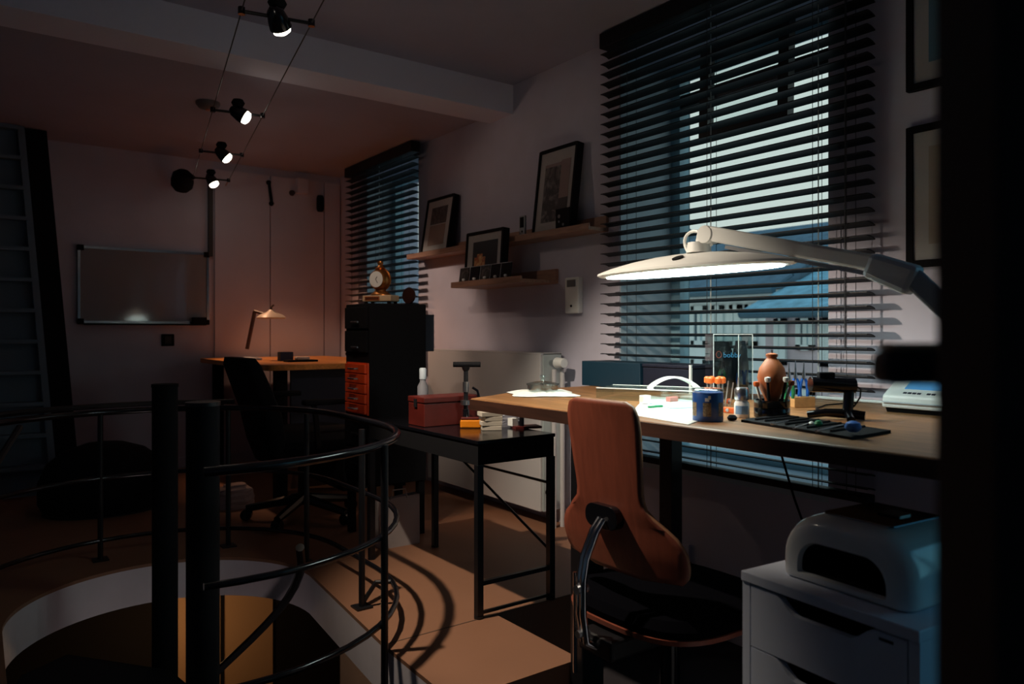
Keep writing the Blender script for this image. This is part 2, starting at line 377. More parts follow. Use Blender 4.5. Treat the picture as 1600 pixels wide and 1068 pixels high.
# landing at the head of the flight
G().prism([(-.35, 1.40), (.5, 1.40), (.60, 2.0), (.56, 2.72), (.30, 3.06), (.16, 2.96), (.10, 2.75), (.095, 2.02), (-.35, 1.99)], .0, .04).build('landing', blackm, st_)
g = G(); pts = [(PC.x+.45*math.cos(math.radians(277+a)), PC.y+.45*math.sin(math.radians(277+a)), .82-a/27*.2) for a in range(54, 200, 9)]
G().tube(pts, .016, 8).build('flight_handrail', black, st_, smooth=True)

rl = thing('stair_railing', (.55, 2.6, ZP), 'black tubular guard railing curving round the stair opening', 'railing')
def stadium(z, grow=0):
    r = .63+grow; pts = [(x, y) for x, y in arc(.56, 2.44, r, -100, 0, 14)]+[(.56+r+.002, 2.62)]+arc(.56, 2.80, r, 0, 200, 30)
    return [(x, y, z) for x, y in pts]
for z, r in ((.85, .0125), (.585, .009), (.335, .009)):
    G().tube(stadium(z), r, 10).build('rail', blackg, rl, smooth=True)
def post(x, y, z0, z1=.85, r=.0105, plate=True):
    o = G().cyl((x, y, z0), (x, y, z1), r, n=10).build('post', black, rl, smooth=True)
    if plate: G().box(x-.028, x+.028, y-.028, y+.028, z0, z0+.006).build('foot_plate', black, o)
    return o
q = atz(597, 687, .85); post(.978, 1.955, .06, plate=False)
q = atz(555, 950, ZP); post(1.075, 2.315, ZP)
G().tube([(1.075, 2.315, ZP+.012), (1.12, 2.30, ZP+.08), (1.165, 2.28, .335)], .008, 8).build('brace', black, rl)
q = atz(475, 882, ZP); post(1.105, 2.89, ZP)
for a in (55, 100, 150, 190): post(.56+.63*math.cos(math.radians(a)), 2.80+.63*math.sin(math.radians(a)), ZP)
for z in (.87,):    # second bar at the rear of the railing
    G().tube([(x, y, z) for x, y in arc(.56, 2.80, .70, 55, 200, 24)], .011, 8).build('rear_rail', black, rl, smooth=True)
G().tube([(.16, 3.06, .85), (.05, 2.82, .70), (-.1, 2.5, .45)], .011, 8).build('side_rail', black, rl)

# ------------------------------------------------------------------ loft stair at the far left
ls = thing('loft_stair', (.1, 5.1, ZP), 'steep pale closed-riser loft stair leaning at the far left wall', 'staircase')
lw_ = mat('stair_paint_dim', (.16, .21, .26), .7)  # pale stair, the corner's dim bluish light put into its colour
top = Vector((.27, 5.22, 2.36)); bot = Vector((.42, 4.98, ZP)); dv = (top-bot)
N = 12
def lerp(k): return bot+dv*k
for i in range(N):
    a = lerp(i/N); b = lerp((i+1)/N)
    M = Matrix.Shear('XY', 4, (0, 0))
    xr = a.x-.012
    G().box(xr-.75, xr, a.y+.012, a.y+.03, a.z, b.z).build('riser', lw_, ls)
    G().box(xr-.75, xr, a.y-.05, a.y+.03, b.z-.022, b.z).build('tread', lw_, ls)
def slab(x0, x1, y0, y1, m, nm):
    vs = [(p.x+x, p.y+y, p.z) for p in (bot, top) for x, y in ((x0, y0), (x1, y0), (x1, y1), (x0, y1))]
    G()._add(vs, [(0, 3, 2, 1), (4, 5, 6, 7), (0, 1, 5, 4), (1, 2, 6, 5), (2, 3, 7, 6), (3, 0, 4, 7)]).build(nm, m, ls)
slab(-.012, .022, -.06, .10, lw_, 'stringer')
slab(.024, .135, -.02, .10, blackm, 'outer_board')

# ------------------------------------------------------------------ workbench
ZD = .96
dk = thing('workbench', (1.75, 1.2, 0), 'long warm wooden jewellery bench under the large window', 'desk')
dp = [(1.32, 2.03), (1.32, .52), (2.215, .52), (2.215, 2.25), (1.70, 2.22)]
G().prism(dp, ZD-.036, ZD).build('worktop', desk_m, dk, bevel=.004)
g = G(); g.box(1.3165, 1.3195, .52, 2.03, ZD-.036, ZD-.003); g.build('front_edge', desk_e, dk)
for (x0, x1, y0, y1) in ((1.36, 1.44, 1.535, 1.585), (1.80, 1.86, .54, .60), (2.08, 2.15, .54, .60), (2.10, 2.16, 1.88, 1.94)):
    G().box(x0, x1, y0, y1, 0, ZD-.036).build('leg', black, dk, bevel=.003)
G().box(1.81, 1.85, .60, 1.8, ZD-.09, ZD-.036).build('rail', black, dk)

# ------------------------------------------------------------------ plywood task chair
cx, cyc = 1.27, 1.325
ch = thing('task_chair', (1.50, cyc, 0), 'reddish plywood task chair with a flared back pushed up to the bench', 'chair')
half = [(.0, 1.012), (.085, 1.012), (.108, 1.002), (.119, .98), (.122, .95), (.116, .86), (.110, .79), (.115, .765), (.15, .735), (.19, .705), (.207, .68), (.211, .65), (.205, .62), (.192, .604), (.17, .598), (.08, .592), (0, .592)]
pts = [(y, z) for y, z in half]+[(-y, z) for y, z in half[-2:0:-1]]
bm = bmesh.new()
rows = 26; colsn = 17
def halfw(z):
    h = half[1:-1]
    for (y0, z0), (y1, z1) in zip(h, h[1:]):
        if z1 <= z <= z0: return y0+(y1-y0)*((z0-z)/(z0-z1) if z0 > z1 else 0)
    return h[0][0] if z > h[0][1] else h[-1][0]
zz = [1.0119-(1.0119-.5921)*(.5-.5*math.cos(math.pi*k/rows))*.35-(1.0119-.5921)*(k/rows)*.65 for k in range(rows+1)]
grid = []
for z in zz:
    w_ = halfw(z); row = []
    for k in range(colsn):
        s = -1+2*k/(colsn-1); yv = s*w_
        x = cx+ (1.0-z)*(-.10) + .06 - .28*yv*yv*1.0 + .5*max(0, (.66-z))**2*0
        x = cx + .012 - .055*(z-.6)/.4 + .12*(max(0, .66-z)) + 1.1*yv*yv*(.6 if z < .74 else .35)
        row.append(bm.verts.new((x, cyc+yv, z)))
    grid.append(row)
for i in range(rows):
    for k in range(colsn-1): bm.faces.new((grid[i][k], grid[i][k+1], grid[i+1][k+1], grid[i+1][k]))
bmesh.ops.recalc_face_normals(bm, faces=bm.faces)
me = bpy.data.meshes.new('backrest'); bm.to_mesh(me); bm.free()
me.materials.append(ply); me.materials.append(ply_e)
for p in me.polygons: p.use_smooth = True
bk = bpy.data.objects.new('backrest', me); COL.objects.link(bk); bk.parent = ch
for v in me.vertices: v.co -= ch.location
sm = bk.modifiers.new('thick', 'SOLIDIFY'); sm.thickness = .011; sm.offset = 0; sm.material_offset_rim = 1
# seat: moulded shell, dark upholstery on top
def blob(cx_, cy_, rx, ry, z, n=40, p=3.0):
    r = []
    for i in range(n):
        a = 2*math.pi*i/n; c, s = math.cos(a), math.sin(a)
        r.append((cx_+rx*math.copysign(abs(c)**(2/p), c), cy_+ry*math.copysign(abs(s)**(2/p), s), z))
    return r
def loft(name, rings, m, parent, smooth=True):
    g = G(); n = len(rings[0]); vs = [v for r in rings for v in r]
    fs = [(i*n+k, i*n+(k+1) % n, (i+1)*n+(k+1) % n, (i+1)*n+k) for i in range(len(rings)-1) for k in range(n)]
    fs += [tuple(range(n))[::-1], tuple(range((len(rings)-1)*n, len(rings)*n))]
    return g._add(vs, fs).build(name, m, parent, smooth=smooth)
SX = 1.475
loft('seat_shell', [blob(SX, cyc, .20, .20, .455), blob(SX, cyc, .225, .225, .465), blob(SX, cyc, .227, .227, .477)], ply, ch)
loft('seat_cushion', [blob(SX, cyc, .22, .22, .477), blob(SX, cyc, .225, .225, .495), blob(SX, cyc, .21, .21, .515), blob(SX, cyc, .16, .16, .523)], mat('seat_fabric', (.0025, .0025, .004), .95, spec=.02), ch)
# bracket
pad = [(cx-.008, cyc+.045, .722)]
g = G(); g.prism(rrect(-.055, .055, -.028, .028, .026), 0, .03, T(cx-.004, cyc+.005, .73) @ Matrix(((0, 0, -1, 0), (-1, 0, 0, 0), (0, 1, 0, 0), (0, 0, 0, 1))))
g.build('back_pad', blackg, ch, bevel=.006)
bx = [(cx-.034, cyc+.0, .725), (cx-.055, cyc+.002, .70), (cx-.085, cyc+.004, .64), (cx-.095, cyc+.004, .59), (cx-.095, cyc+.004, .51), (cx-.085, cyc+.003, .445), (cx-.04, cyc+.0, .42)]
pts = []
for a, b in zip(bx, bx[1:]):
    for k in range(4): pts.append(Vector(a).lerp(Vector(b), k/4))
pts.append(Vector(bx[-1]))
g = G()
for s in (-.009, .009): g.tube([p+Vector((s*.3, s, 0)) for p in pts], .0085, 10)
g.build('back_bracket', chrome, ch, smooth=True)
G().cyl((cx-.112, cyc+.004, .57), (cx-.08, cyc+.004, .57), .011, n=12).build('bracket_bolt', steel, ch)
G().cyl((cx-.108, cyc+.004, .465), (cx-.075, cyc+.004, .465), .009, n=12).build('bracket_bolt', steel, ch)
G().cyl((cx-.088, cyc+.035, .60), (cx-.088, cyc+.035, .36), .005, n=8).build('height_lever', chrome, ch)
G().box(cx-.06, SX+.08, cyc-.06, cyc+.06, .405, .454).build('mechanism', black, ch, bevel=.008)
G().cyl((SX, cyc, .10), (SX, cyc, .41), .026, n=16).build('gas_column', blackg, ch, smooth=True)
for k in range(5):
    a = math.radians(72*k+20); d = Vector((math.cos(a), math.sin(a), 0)); c0 = Vector((SX, cyc, .115)); c1 = c0+d*.27+Vector((0, 0, -.035))
    o = G().tube([c0, c0.lerp(c1, .5)+Vector((0, 0, .008)), c1], [.024, .02, .016], 8).build('base_arm', blackg, ch, smooth=True)
    n_ = Vector((-d.y, d.x, 0))
    G().cyl(c1+n_*.02-Vector((0, 0, .052)), c1-n_*.02-Vector((0, 0, .052)), .026, n=14).build('castor', blackg, o, smooth=True)

# ------------------------------------------------------------------ white drawer unit and nail lamp
A1, A2 = Vector((1.251, .934, 0)), Vector((1.221, .578, 0))
rot = math.atan2(A1.x-A2.x, A1.y-A2.y)     # small turn away from the wall
du = thing('drawer_unit', (A1+A2)/2, 'white drawer unit with wavy cut-out grips in the right foreground', 'drawer unit')
M = T(*((A1+A2)/2)) @ RZ(-rot)
DW, DD, DH = .358, .50, .70
G().box(0, DD, -DW/2, -DW/2+.018, 0, DH-.02, M).build('side_panel', white_l, du)
G().box(0, DD, DW/2-.018, DW/2, 0, DH-.02, M).build('side_panel', white_l, du)
G().box(-.004, DD, -DW/2-.001, DW/2+.001, DH-.02, DH, M).build('top_panel', white_l, du, bevel=.002)
G().box(DD-.01, DD, -DW/2+.018, DW/2-.018, .05, DH-.02, M).build('back_panel', white_l, du)
G().box(.02, DD-.01, -DW/2+.018, DW/2-.018, .05, .07, M).build('bottom_panel', white_l, du)
zt = DH-.024; hd = .118
for k in range(5):
    z1 = zt-k*(hd+.003); z0 = z1-hd; w2 = DW/2-.021
    # scooped upper edge, wave shaped
    top_ = [(-w2, z1)]
    for j in range(25):
        t = j/24; yv = -.105+.21*t
        dep = .034*(math.sin(math.pi*min(1, max(0, t*1.0)))**.8 if 0 < t < 1 else 0)
        dep = .030*min(1, max(0, 1-abs(2*t-1))*2.2)
        dep = .030*(.5-.5*math.cos(math.pi*min(1, max(0, (1-abs(2*t-1))*2.0))))
        top_.append((yv, z1-dep))
    top_.append((w2, z1)); poly = top_+[(w2, z0), (-w2, z0)]
    MM = M @ Matrix(((0, 0, 1, 0), (1, 0, 0, 0), (0, 1, 0, 0), (0, 0, 0, 1)))
    d_ = G().prism(poly, .0, .016, MM).build('drawer', white_l, du)
    G().box(.016, DD-.02, -w2+.012, w2-.012, z0+.012, z1-.05, M).build('drawer_box', blackm, d_)
    if k == 0: G().box(-.0008, 0, -.135, -.11, z1-.014, z1-.009, M).build('label_plate', navyd, d_)
# nail lamp: moulded hood, long along the drawer fronts
nl = thing('nail_lamp', M @ Vector((.17, -.02, DH)), 'glossy white hooded nail-curing lamp on top of the drawer unit', 'nail lamp')
NM = M @ T(.045, -.004, DH) @ Matrix.Diagonal((1.0, .90, .95, 1))
def hood(w_, h_, r, n=8): return [(-w_, 0)]+[(-w_+r-r*math.cos(math.radians(a)), h_-r+r*math.sin(math.radians(a))) for a in range(0, 91, 10)]+[(w_-r+r*math.sin(math.radians(a)), h_-r+r*math.cos(math.radians(a))) for a in range(0, 91, 10)]+[(w_, 0)]
def hood_ring(w_, h_, r, x): return [NM @ Vector((x, y, z)) for y, z in hood(w_, h_, r)]
def loop(w_, z0, z1, rt_, rb_, x):
    r = []
    for (cy_, cz_, rr, a0) in ((w_-rt_, z1-rt_, rt_, 0), (-w_+rt_, z1-rt_, rt_, 90), (-w_+rb_, z0+rb_, rb_, 180), (w_-rb_, z0+rb_, rb_, 270)):
        for k in range(9): a = math.radians(a0+90*k/8); r.append(NM @ Vector((x, cy_+rr*math.cos(a), z0*0+cz_+rr*math.sin(a))))
    return r
op = (.098, .016, .080, .048, .006)
rings = [loop(*op, .11), loop(*op, .004), loop(.100, .014, .083, .050, .007, .0), loop(.118, .007, .102, .066, .010, -.001), loop(.130, .003, .114, .076, .010, .002), loop(.139, .001, .123, .082, .010, .010),
         loop(.1445, 0, .129, .084, .008, .024), loop(.146, 0, .131, .084, .008, .045), loop(.147, 0, .133, .084, .008, .12), loop(.146, 0, .131, .084, .008, .19), loop(.141, 0, .124, .08, .008, .225), loop(.128, .0, .11, .075, .008, .24)]
n = len(rings[0]); vs = [v for r in rings for v in r]; k = len(rings)
fs = [(i*n+j, i*n+(j+1) % n, (i+1)*n+(j+1) % n, (i+1)*n+j) for i in range(k-1) for j in range(n)]+[tuple(range((k-1)*n, k*n))]
sh = G()._add(vs, fs).build('hood', white_g, nl, smooth=True)
def sc(l): return [(v) for v in l]
ia, ib = loop(.0972, .0168, .0792, .047, .006, .012), loop(.0972, .0168, .0792, .047, .006, .109)
G()._add(ia+ib, [(j, (j+1) % n, n+(j+1) % n, n+j) for j in range(n)]+[tuple(range(n, 2*n))]).build('inner_lining', blackm, nl)
G().prism(rrect(.045, .205, -.08, .075, .012), .1325, .1355, NM).build('top_plate', mat('mirror_plate', (.5, .5, .52), .08, 1.0), nl)
G().prism(rrect(.115, .165, -.045, .005, .01), .1355, .1385, NM).build('control_panel', blackg, nl)

# ------------------------------------------------------------------ foreground door edge with lever
dr = setting('door_1', at(1530, 520, .30))
r0 = Vector((C_, -S_, 0)); f0 = Vector((S_, C_, 0)); e0 = Vector((0, 0, EYE))+f0*.29+r0*(.33*(1463-800)/F)
MD = Matrix((( r0.x, f0.x, 0, e0.x), (r0.y, f0.y, 0, e0.y), (0, 0, 1, 0), (0, 0, 0, 1)))
G().box(0, .12, 0, .04, .004, 2.44, MD).build('door_leaf', mat('door_paint', (.006, .007, .012), .7), dr)
hv = G(); hz = EYE-.0200
h_ = G().cyl(MD @ Vector((.09, .04, hz)), MD @ Vector((.09, .16, hz)), .011, n=14).build('door_handle', mat('handle_dark', (.006, .008, .02), .55), dr, smooth=True)
hb = G().box(.034, .10, .15, .175, hz-.0105, hz+.0095, MD).build('handle_lever', MATS['handle_dark'], dr, bevel=.006)
G().box(.038, .10, .152, .173, hz+.0096, hz+.0140, MD).build('handle_top_light', mat('handle_top_beige', (.42, .32, .22), .5), dr, bevel=.002)  # beige strip stands in for light on the lever's top

# ------------------------------------------------------------------ bench lamp
lp = thing('bench_lamp', (1.72, .59, ZD), 'white articulated bench lamp with a long flat LED shade over the bench', 'lamp')
LX = 1.62
tipL = atx(942, 430, LX); tipR = atx(1242, 407, LX); zl = (tipL.z+tipR.z)/2-.004
yL, yR = tipL.y, tipR.y; ym = (yL+yR)/2; hl = (yL-yR)/2
def shade_ring(f, z, wy): # plan outline of the shade: long rounded lozenge
    r = []
    for i in range(48):
        a = 2*math.pi*i/48; c, s = math.cos(a), math.sin(a)
        r.append((LX+wy*f*math.copysign(abs(c)**.9, c), ym+hl*f*math.copysign(abs(s)**1.0, s), z))
    return r
loft('shade', [shade_ring(.97, zl-.004, .105), shade_ring(1.0, zl, .11), shade_ring(1.0, zl+.006, .11), shade_ring(.86, zl+.018, .105), shade_ring(.62, zl+.032, .095), shade_ring(.36, zl+.042, .08), shade_ring(.15, zl+.046, .06)], white_p, lp)
led = mat('led_diffuser', (.9, .9, .9), .5, emit=(.80, 1.0, .95), es=LED)
loft('led_diffuser', [shade_ring(.90, zl-.0075, .095), shade_ring(.90, zl-.0045, .095)], led, lp)
pb = atx(1057, 412, LX-.07)
g = G().lathe([(0, 0), (.016, 0), (.016, .003), (0, .003)], n=20, M=Matrix.Rotation(math.radians(-25), 4, 'Y')); g.xf(T(LX-.072, atx(1060, 412, LX-.07).y, zl+.0265)); g.build('switch_badge', blackm, lp)
hub = atx(1092, 384, LX); hub.z = zl+.045
G().cyl(hub, hub+Vector((0, 0, .028)), .034, .03, n=24).build('swivel', white_p, lp, smooth=True)
kn = hub+Vector((0, -.035, .045))
G().cyl(kn+Vector((-.022, 0, 0)), kn+Vector((.022, 0, 0)), .024, n=20).build('knuckle', white_p, lp, smooth=True, bevel=.003)
G().cyl(hub+Vector((0, .0, .02)), hub+Vector((0, -.01, .06)), .011, n=12).build('pivot_pin', white_p, lp)
el = atx(1372, 412, LX+.02)
d = (el-kn).normalized()
side = Vector((0, 0, 1)).cross(d).normalized(); up = d.cross(side)
def beam(p, q, w_, h0, h1, name, m, bevel=.006):
    d = (q-p).normalized(); s = Vector((0, 0, 1)).cross(d).normalized(); u = d.cross(s)
    vs = [a+s*x*w_+u*z*h for a, h in ((p, h0), (q, h1)) for x, z in ((-1, -1), (1, -1), (1, 1), (-1, 1))]
    return G()._add(vs, [(0, 3, 2, 1), (4, 5, 6, 7), (0, 1, 5, 4), (1, 2, 6, 5), (2, 3, 7, 6), (3, 0, 4, 7)]).build(name, m, lp, bevel=bevel)
beam(kn+d*.0+Vector((0, 0, .004)), el, .02, .020, .018, 'upper_arm', white_p)
beam(kn+Vector((0, 0, -.024))+d*.06, el+Vector((0, 0, -.026)), .012, .0045, .0045, 'spring_rod', steel, .0)
elb = el+Vector((.0, -.045, -.02))
greyp = mat('grey_plastic', (.58, .65, .72), .4)
beam(el+Vector((0, .02, 0)), atx(1432, 440, LX+.03), .026, .028, .034, 'elbow', greyp, .012)
lo0 = atx(1425, 432, LX+.03); lo1 = Vector((1.72, .60, ZD+.10))
beam(lo0, lo1, .02, .022, .022, 'lower_arm', mat('arm_blue_grey', (.30, .38, .46), .4))
G().cyl((1.72, .59, ZD+.002), (1.72, .59, ZD+.12), .018, n=14).build('clamp_post', greyp, lp)
G().box(1.68, 1.76, .55, .63, ZD, ZD+.02).build('clamp', greyp, lp, bevel=.004)
c0 = hub+Vector((0, .02, .03))
ctl = [atx(px, py, LX) for px, py in ((1078, 396), (1072, 388), (1070, 378), (1072, 369), (1078, 363), (1086, 361), (1094, 363), (1101, 369), (1107, 376), (1112, 383))]
cp = []
for i in range(len(ctl)-1):
    p0_, p1_, p2_, p3_ = ctl[max(i-1, 0)], ctl[i], ctl[i+1], ctl[min(i+2, len(ctl)-1)]
    for k in range(4):
        t = k/4; cp.append(.5*(2*p1_+(p2_-p0_)*t+(2*p0_-5*p1_+4*p2_-p3_)*t*t+(3*p1_-p0_-3*p2_+p3_)*t**3))
cp.append(ctl[-1])
G().tube(cp, .0045, 8).build('lamp_cable', white_p, lp, smooth=True)

# ------------------------------------------------------------------ things on the bench
def on(px, py, z=ZD): return atz(px, py, z)
def scale(p): return (Vector((p.x, p.y, 0)).dot(Vector((S_, C_, 0))))/F   # metres per pixel at that depth
# navy boxes at the back of the bench
a = atx(909, 610, 2.02); b = atx(1000, 612, 2.02)
fb = G().box(2.02, 2.17, b.y, a.y, ZD, ZD+.098).build('file_box', navy, bevel=.002); fb.data.transform(T(-2.1, -(a.y+b.y)/2, -ZD)); fb.location = (2.1, (a.y+b.y)/2, ZD)
tag(fb, 'dark teal box at the window-side left end of the bench', 'box')
a2 = b.y-.004; b2 = atx(1078, 612, 2.02).y
bx2 = thing('storage_case', (2.1, (a2+b2)/2, ZD), 'flat near-black case beside the teal box under the blind', 'case')
G().box(2.03, 2.17, b2, a2, ZD, ZD+.085).build('body', navyd, bx2, bevel=.003)
G().box(2.025, 2.175, b2-.002, a2, ZD+.086, ZD+.098).build('lid', navyd, bx2, bevel=.003)
G().box(2.022, 2.03, b2-.002, b2+.006, ZD, ZD+.1).build('edge_strip', white_p, bx2)
# glass dish on a crumpled white cloth
c = on(848, 616)
cl = []
rng = random.Random(3)
g = G(); n = 40; R_ = .115
vs = [(c.x, c.y, ZD+.008)]
for ring in (.35, .7, 1.0):
    for i in range(n):
        a_ = 2*math.pi*i/n; rr = R_*ring*(1+.18*math.sin(4*a_+.6)*(ring)+.05*rng.random())
        vs.append((c.x+rr*math.cos(a_), c.y+rr*math.sin(a_)*1.1, ZD+.001+(.007+.006*rng.random())*(1 if ring < 1 else .15)))
fs = [(0, 1+i, 1+(i+1) % n) for i in range(n)]+[(1+r*n+i, 1+(r+1)*n+i, 1+(r+1)*n+(i+1) % n, 1+r*n+(i+1) % n) for r in (0, 1) for i in range(n)]
o = g._add(vs, fs).build('cleaning_cloth', paper, loc=(c.x, c.y, ZD)); tag(o, 'crumpled white cloth lying under a glass dish on the bench corner', 'cloth')
dsh = thing('glass_dish', (c.x, c.y, ZD+.013), 'small lidded clear glass dish standing on the white cloth', 'dish')
G().lathe([(.048, 0), (.052, .002), (.053, .018), (.050, .018), (.049, .004), (.0, .004)], (c.x, c.y, ZD+.014), 28).build('bowl', clear, dsh, smooth=True)
G().lathe([(.056, .019), (.056, .024), (.03, .03), (.008, .032), (.006, .04), (.011, .047), (.009, .052), (0, .052)], (c.x, c.y, ZD+.014), 28).build('lid', clear, dsh, smooth=True)
# white sheet and tray zone in the lamp light
def sheet(name, pts, z0, z1, m, label, cat):
    cx_ = sum(p[0] for p in pts)/len(pts); cy_ = sum(p[1] for p in pts)/len(pts)
    o = G().prism(pts, z0, z1).build(name, m, loc=(cx_, cy_, z0)); return tag(o, label, cat)
ps = [on(*p) for p in ((985, 648), (1075, 664), (1100, 655), (1098, 628), (1010, 618))]
sheet('paper_sheet', [(p.x, p.y) for p in ps], ZD+.0005, ZD+.002, paper, 'bright white paper sheet spread beneath the bench lamp', 'paper')
gp = mat('mint_mat', (.42, .72, .64), .6)
q = on(1062, 634); sheet('cutting_mat', [(q.x-.10, q.y-.06), (q.x+.02, q.y-.09), (q.x+.08, q.y+.04), (q.x-.04, q.y+.08)], ZD+.0025, ZD+.0045, gp, 'pale mint mat lying on the white paper under the lamp', 'mat')
# clear acrylic case (low) with arched handle
ac = thing('acrylic_case', on(1020, 636), 'low clear acrylic case with a white arched handle behind the chair back', 'case')
L_ = on(945, 621); R2 = on(1108, 628)
mid = (L_+R2)/2; dv2 = Vector((R2.x-L_.x, R2.y-L_.y, 0)); ln = dv2.length; ang = math.atan2(dv2.y, dv2.x)
MA = T(mid.x, mid.y, ZD+.006) @ RZ(ang)
hc_ = .032; wd2 = .075
for nm, bxx in (('top_panel', (-ln/2, ln/2, -wd2, wd2, hc_-.003, hc_)), ('front_panel', (-ln/2, ln/2, -wd2, -wd2+.003, 0, hc_)), ('rear_panel', (-ln/2, ln/2, wd2-.003, wd2, 0, hc_)), ('end_panel', (-ln/2, -ln/2+.003, -wd2, wd2, 0, hc_)), ('end_panel', (ln/2-.003, ln/2, -wd2, wd2, 0, hc_))):
    G().box(*bxx, MA).build(nm, clear, ac)
G().box(-ln/2, ln/2, -wd2-.001, -wd2+.001, hc_-.002, hc_+.001, MA).box(-ln/2, ln/2, wd2-.001, wd2+.001, hc_-.002, hc_+.001, MA).build('edge_trim', white_p, ac)
hp_ = [MA @ Vector((-.02+.16*t, -.0, hc_+.038*math.sin(math.pi*t)**.8)) for t in [i/20 for i in range(21)]]
for s, nm in ((-.012, 'handle'),):
    g = G(); vs = []
    for p in hp_: vs += [p+Vector((0, -.010, 0)), p+Vector((0, .010, 0)), p+Vector((0, .010, -.006)), p+Vector((0, -.010, -.006))]
    fs = [(4*i+k, 4*i+(k+1) % 4, 4*i+4+(k+1) % 4, 4*i+4+k) for i in range(20) for k in range(4)]
    g._add(vs, fs).build(nm, white_p, ac)
# small tools and boxes inside and beside the case
it = [((1008, 632), (.03, .02, .022), white_p, 'small_box', 'small white box standing inside the acrylic case', 'box'),
      ((1050, 630), (.035, .018, .014), mat('rose_plastic', (.55, .20, .18), .5), 'pink_tray', 'small pinkish tray in the acrylic case', 'tray'),
      ((1024, 640), (.05, .012, .006), green, 'green_file', 'short green handled file on the mint mat edge', 'tool')]
for (px, py), (a_, b_, c_), m, nm, lab, cat in it:
    p = on(px, py); o = G().box(p.x-a_/2, p.x+a_/2, p.y-b_/2, p.y+b_/2, ZD+.006, ZD+.006+c_).build(nm, m, loc=(p.x, p.y, ZD+.006), bevel=.002); tag(o, lab, cat)
# blue jar
p = on(1106, 657); s_ = scale(p); r = 23.5*s_
bj = thing('blue_jar', (p.x, p.y, ZD), 'royal blue jar with printed label panels and pale lid on the bench front', 'jar')
hj = 44*s_
G().lathe([(r*.94, 0), (r, .003), (r, hj), (r*.96, hj+.002), (0, hj+.002)], (p.x, p.y, ZD), 32).build('body', blue, bj, smooth=True)
G().lathe([(r*1.01, hj+.001), (r*1.03, hj+.003), (r*1.03, hj+.008), (r*.95, hj+.010), (0, hj+.010)], (p.x, p.y, ZD), 32).build('lid', clear, bj, smooth=True)
va = math.atan2(-p.y, -p.x)
lab_m = mat('label_print', (.24, .19, .12), .6, noise=.7, nscale=260)
for da in (-1.05, -.05, 1.0):
    g = G(); h0, h1 = hj*.2, hj*.68; vs = []
    for i in range(7):
        a_ = va+da-.26+.52*i/6
        for z in (h0, h1): vs.append((p.x+(r+.0006)*math.cos(a_), p.y+(r+.0006)*math.sin(a_), ZD+z))
    g._add(vs, [(2*i, 2*i+2, 2*i+3, 2*i+1) for i in range(6)]).build('label_panel', lab_m, bj)
g = G()
for i in range(3):
    a_ = va+.1-.1*i; g.box(-.001, .001, -.003, .003, -.004, .004, T(p.x+(r+.0004)*math.cos(a_), p.y+(r+.0004)*math.sin(a_), ZD+hj*.83+(.002 if i == 0 else -.003)) @ RZ(a_))
g.build('white_mark', white_p, bj)
# rack of small orange handled burrs
p = on(1117, 634); s_ = scale(p)
rk = thing('bur_rack', (p.x, p.y, ZD), 'steel rack of orange capped burrs behind the blue jar', 'rack')
hr = 50*s_
G().prism(rrect(p.x-.028, p.x+.028, p.y-.03, p.y+.03, .008), ZD, ZD+.008).build('base', steel, rk)
G().prism(rrect(p.x-.028, p.x+.028, p.y-.03, p.y+.03, .008), ZD+hr*.45, ZD+hr*.48).build('shelf', clear, rk)
for i in range(6):
    a_ = 2*math.pi*i/6; x, y = p.x+.02*math.cos(a_), p.y+.022*math.sin(a_)
    o = G().cyl((x, y, ZD+.008), (x, y, ZD+hr*.72), .0022, n=8).build('bur_shank', steel, rk)
    G().lathe([(.003, 0), (.0095, .003), (.0095, .016), (.006, .02), (0, .021)], (x, y, ZD+hr*.70), 12).build('orange_cap', orange, o, smooth=True)
for dx, dy, m in ((-.012, .042, green), (.0, .05, white_p)):
    x, y = p.x+dx, p.y+dy
    G().lathe([(.007, 0), (.0075, .002), (.0075, .03), (.004, .034), (.004, .042), (0, .043)], (x, y, ZD+.002), 14).build('vial', m, rk, smooth=True)
for dx, dy, h_b in ((.01, -.045, .07), (.025, -.052, .085), (-.005, -.04, .075)):
    x, y = p.x+dx, p.y+dy; G().cyl((x, y, ZD), (x+.004, y-.008, ZD+h_b), .002, n=8).build('steel_rod', steel, rk)
# small orange clips
for i, (px, py, lab) in enumerate(((1139, 631, 'orange spring clip lying beside the blue jar, the farther one'), (1139, 645, 'orange spring clip lying beside the blue jar, the nearer one'))):
    p = on(px, py); cl_ = thing('spring_clip', (p.x, p.y, ZD), lab, 'clip', 'orange spring clips')
    M_ = T(p.x, p.y, ZD+.008) @ RZ(.6+i)
    G().box(-.022, .022, -.006, -.002, -.007, .007, M_ @ Matrix.Rotation(.12, 4, 'Z')).build('jaw', orange, cl_, bevel=.001)
    G().box(-.022, .022, .002, .006, -.007, .007, M_ @ Matrix.Rotation(-.12, 4, 'Z')).build('jaw', orange, cl_, bevel=.001)
    G().cyl(M_ @ Vector((0, -.008, 0)), M_ @ Vector((0, .008, 0)), .005, n=10).build('spring', steel, cl_)
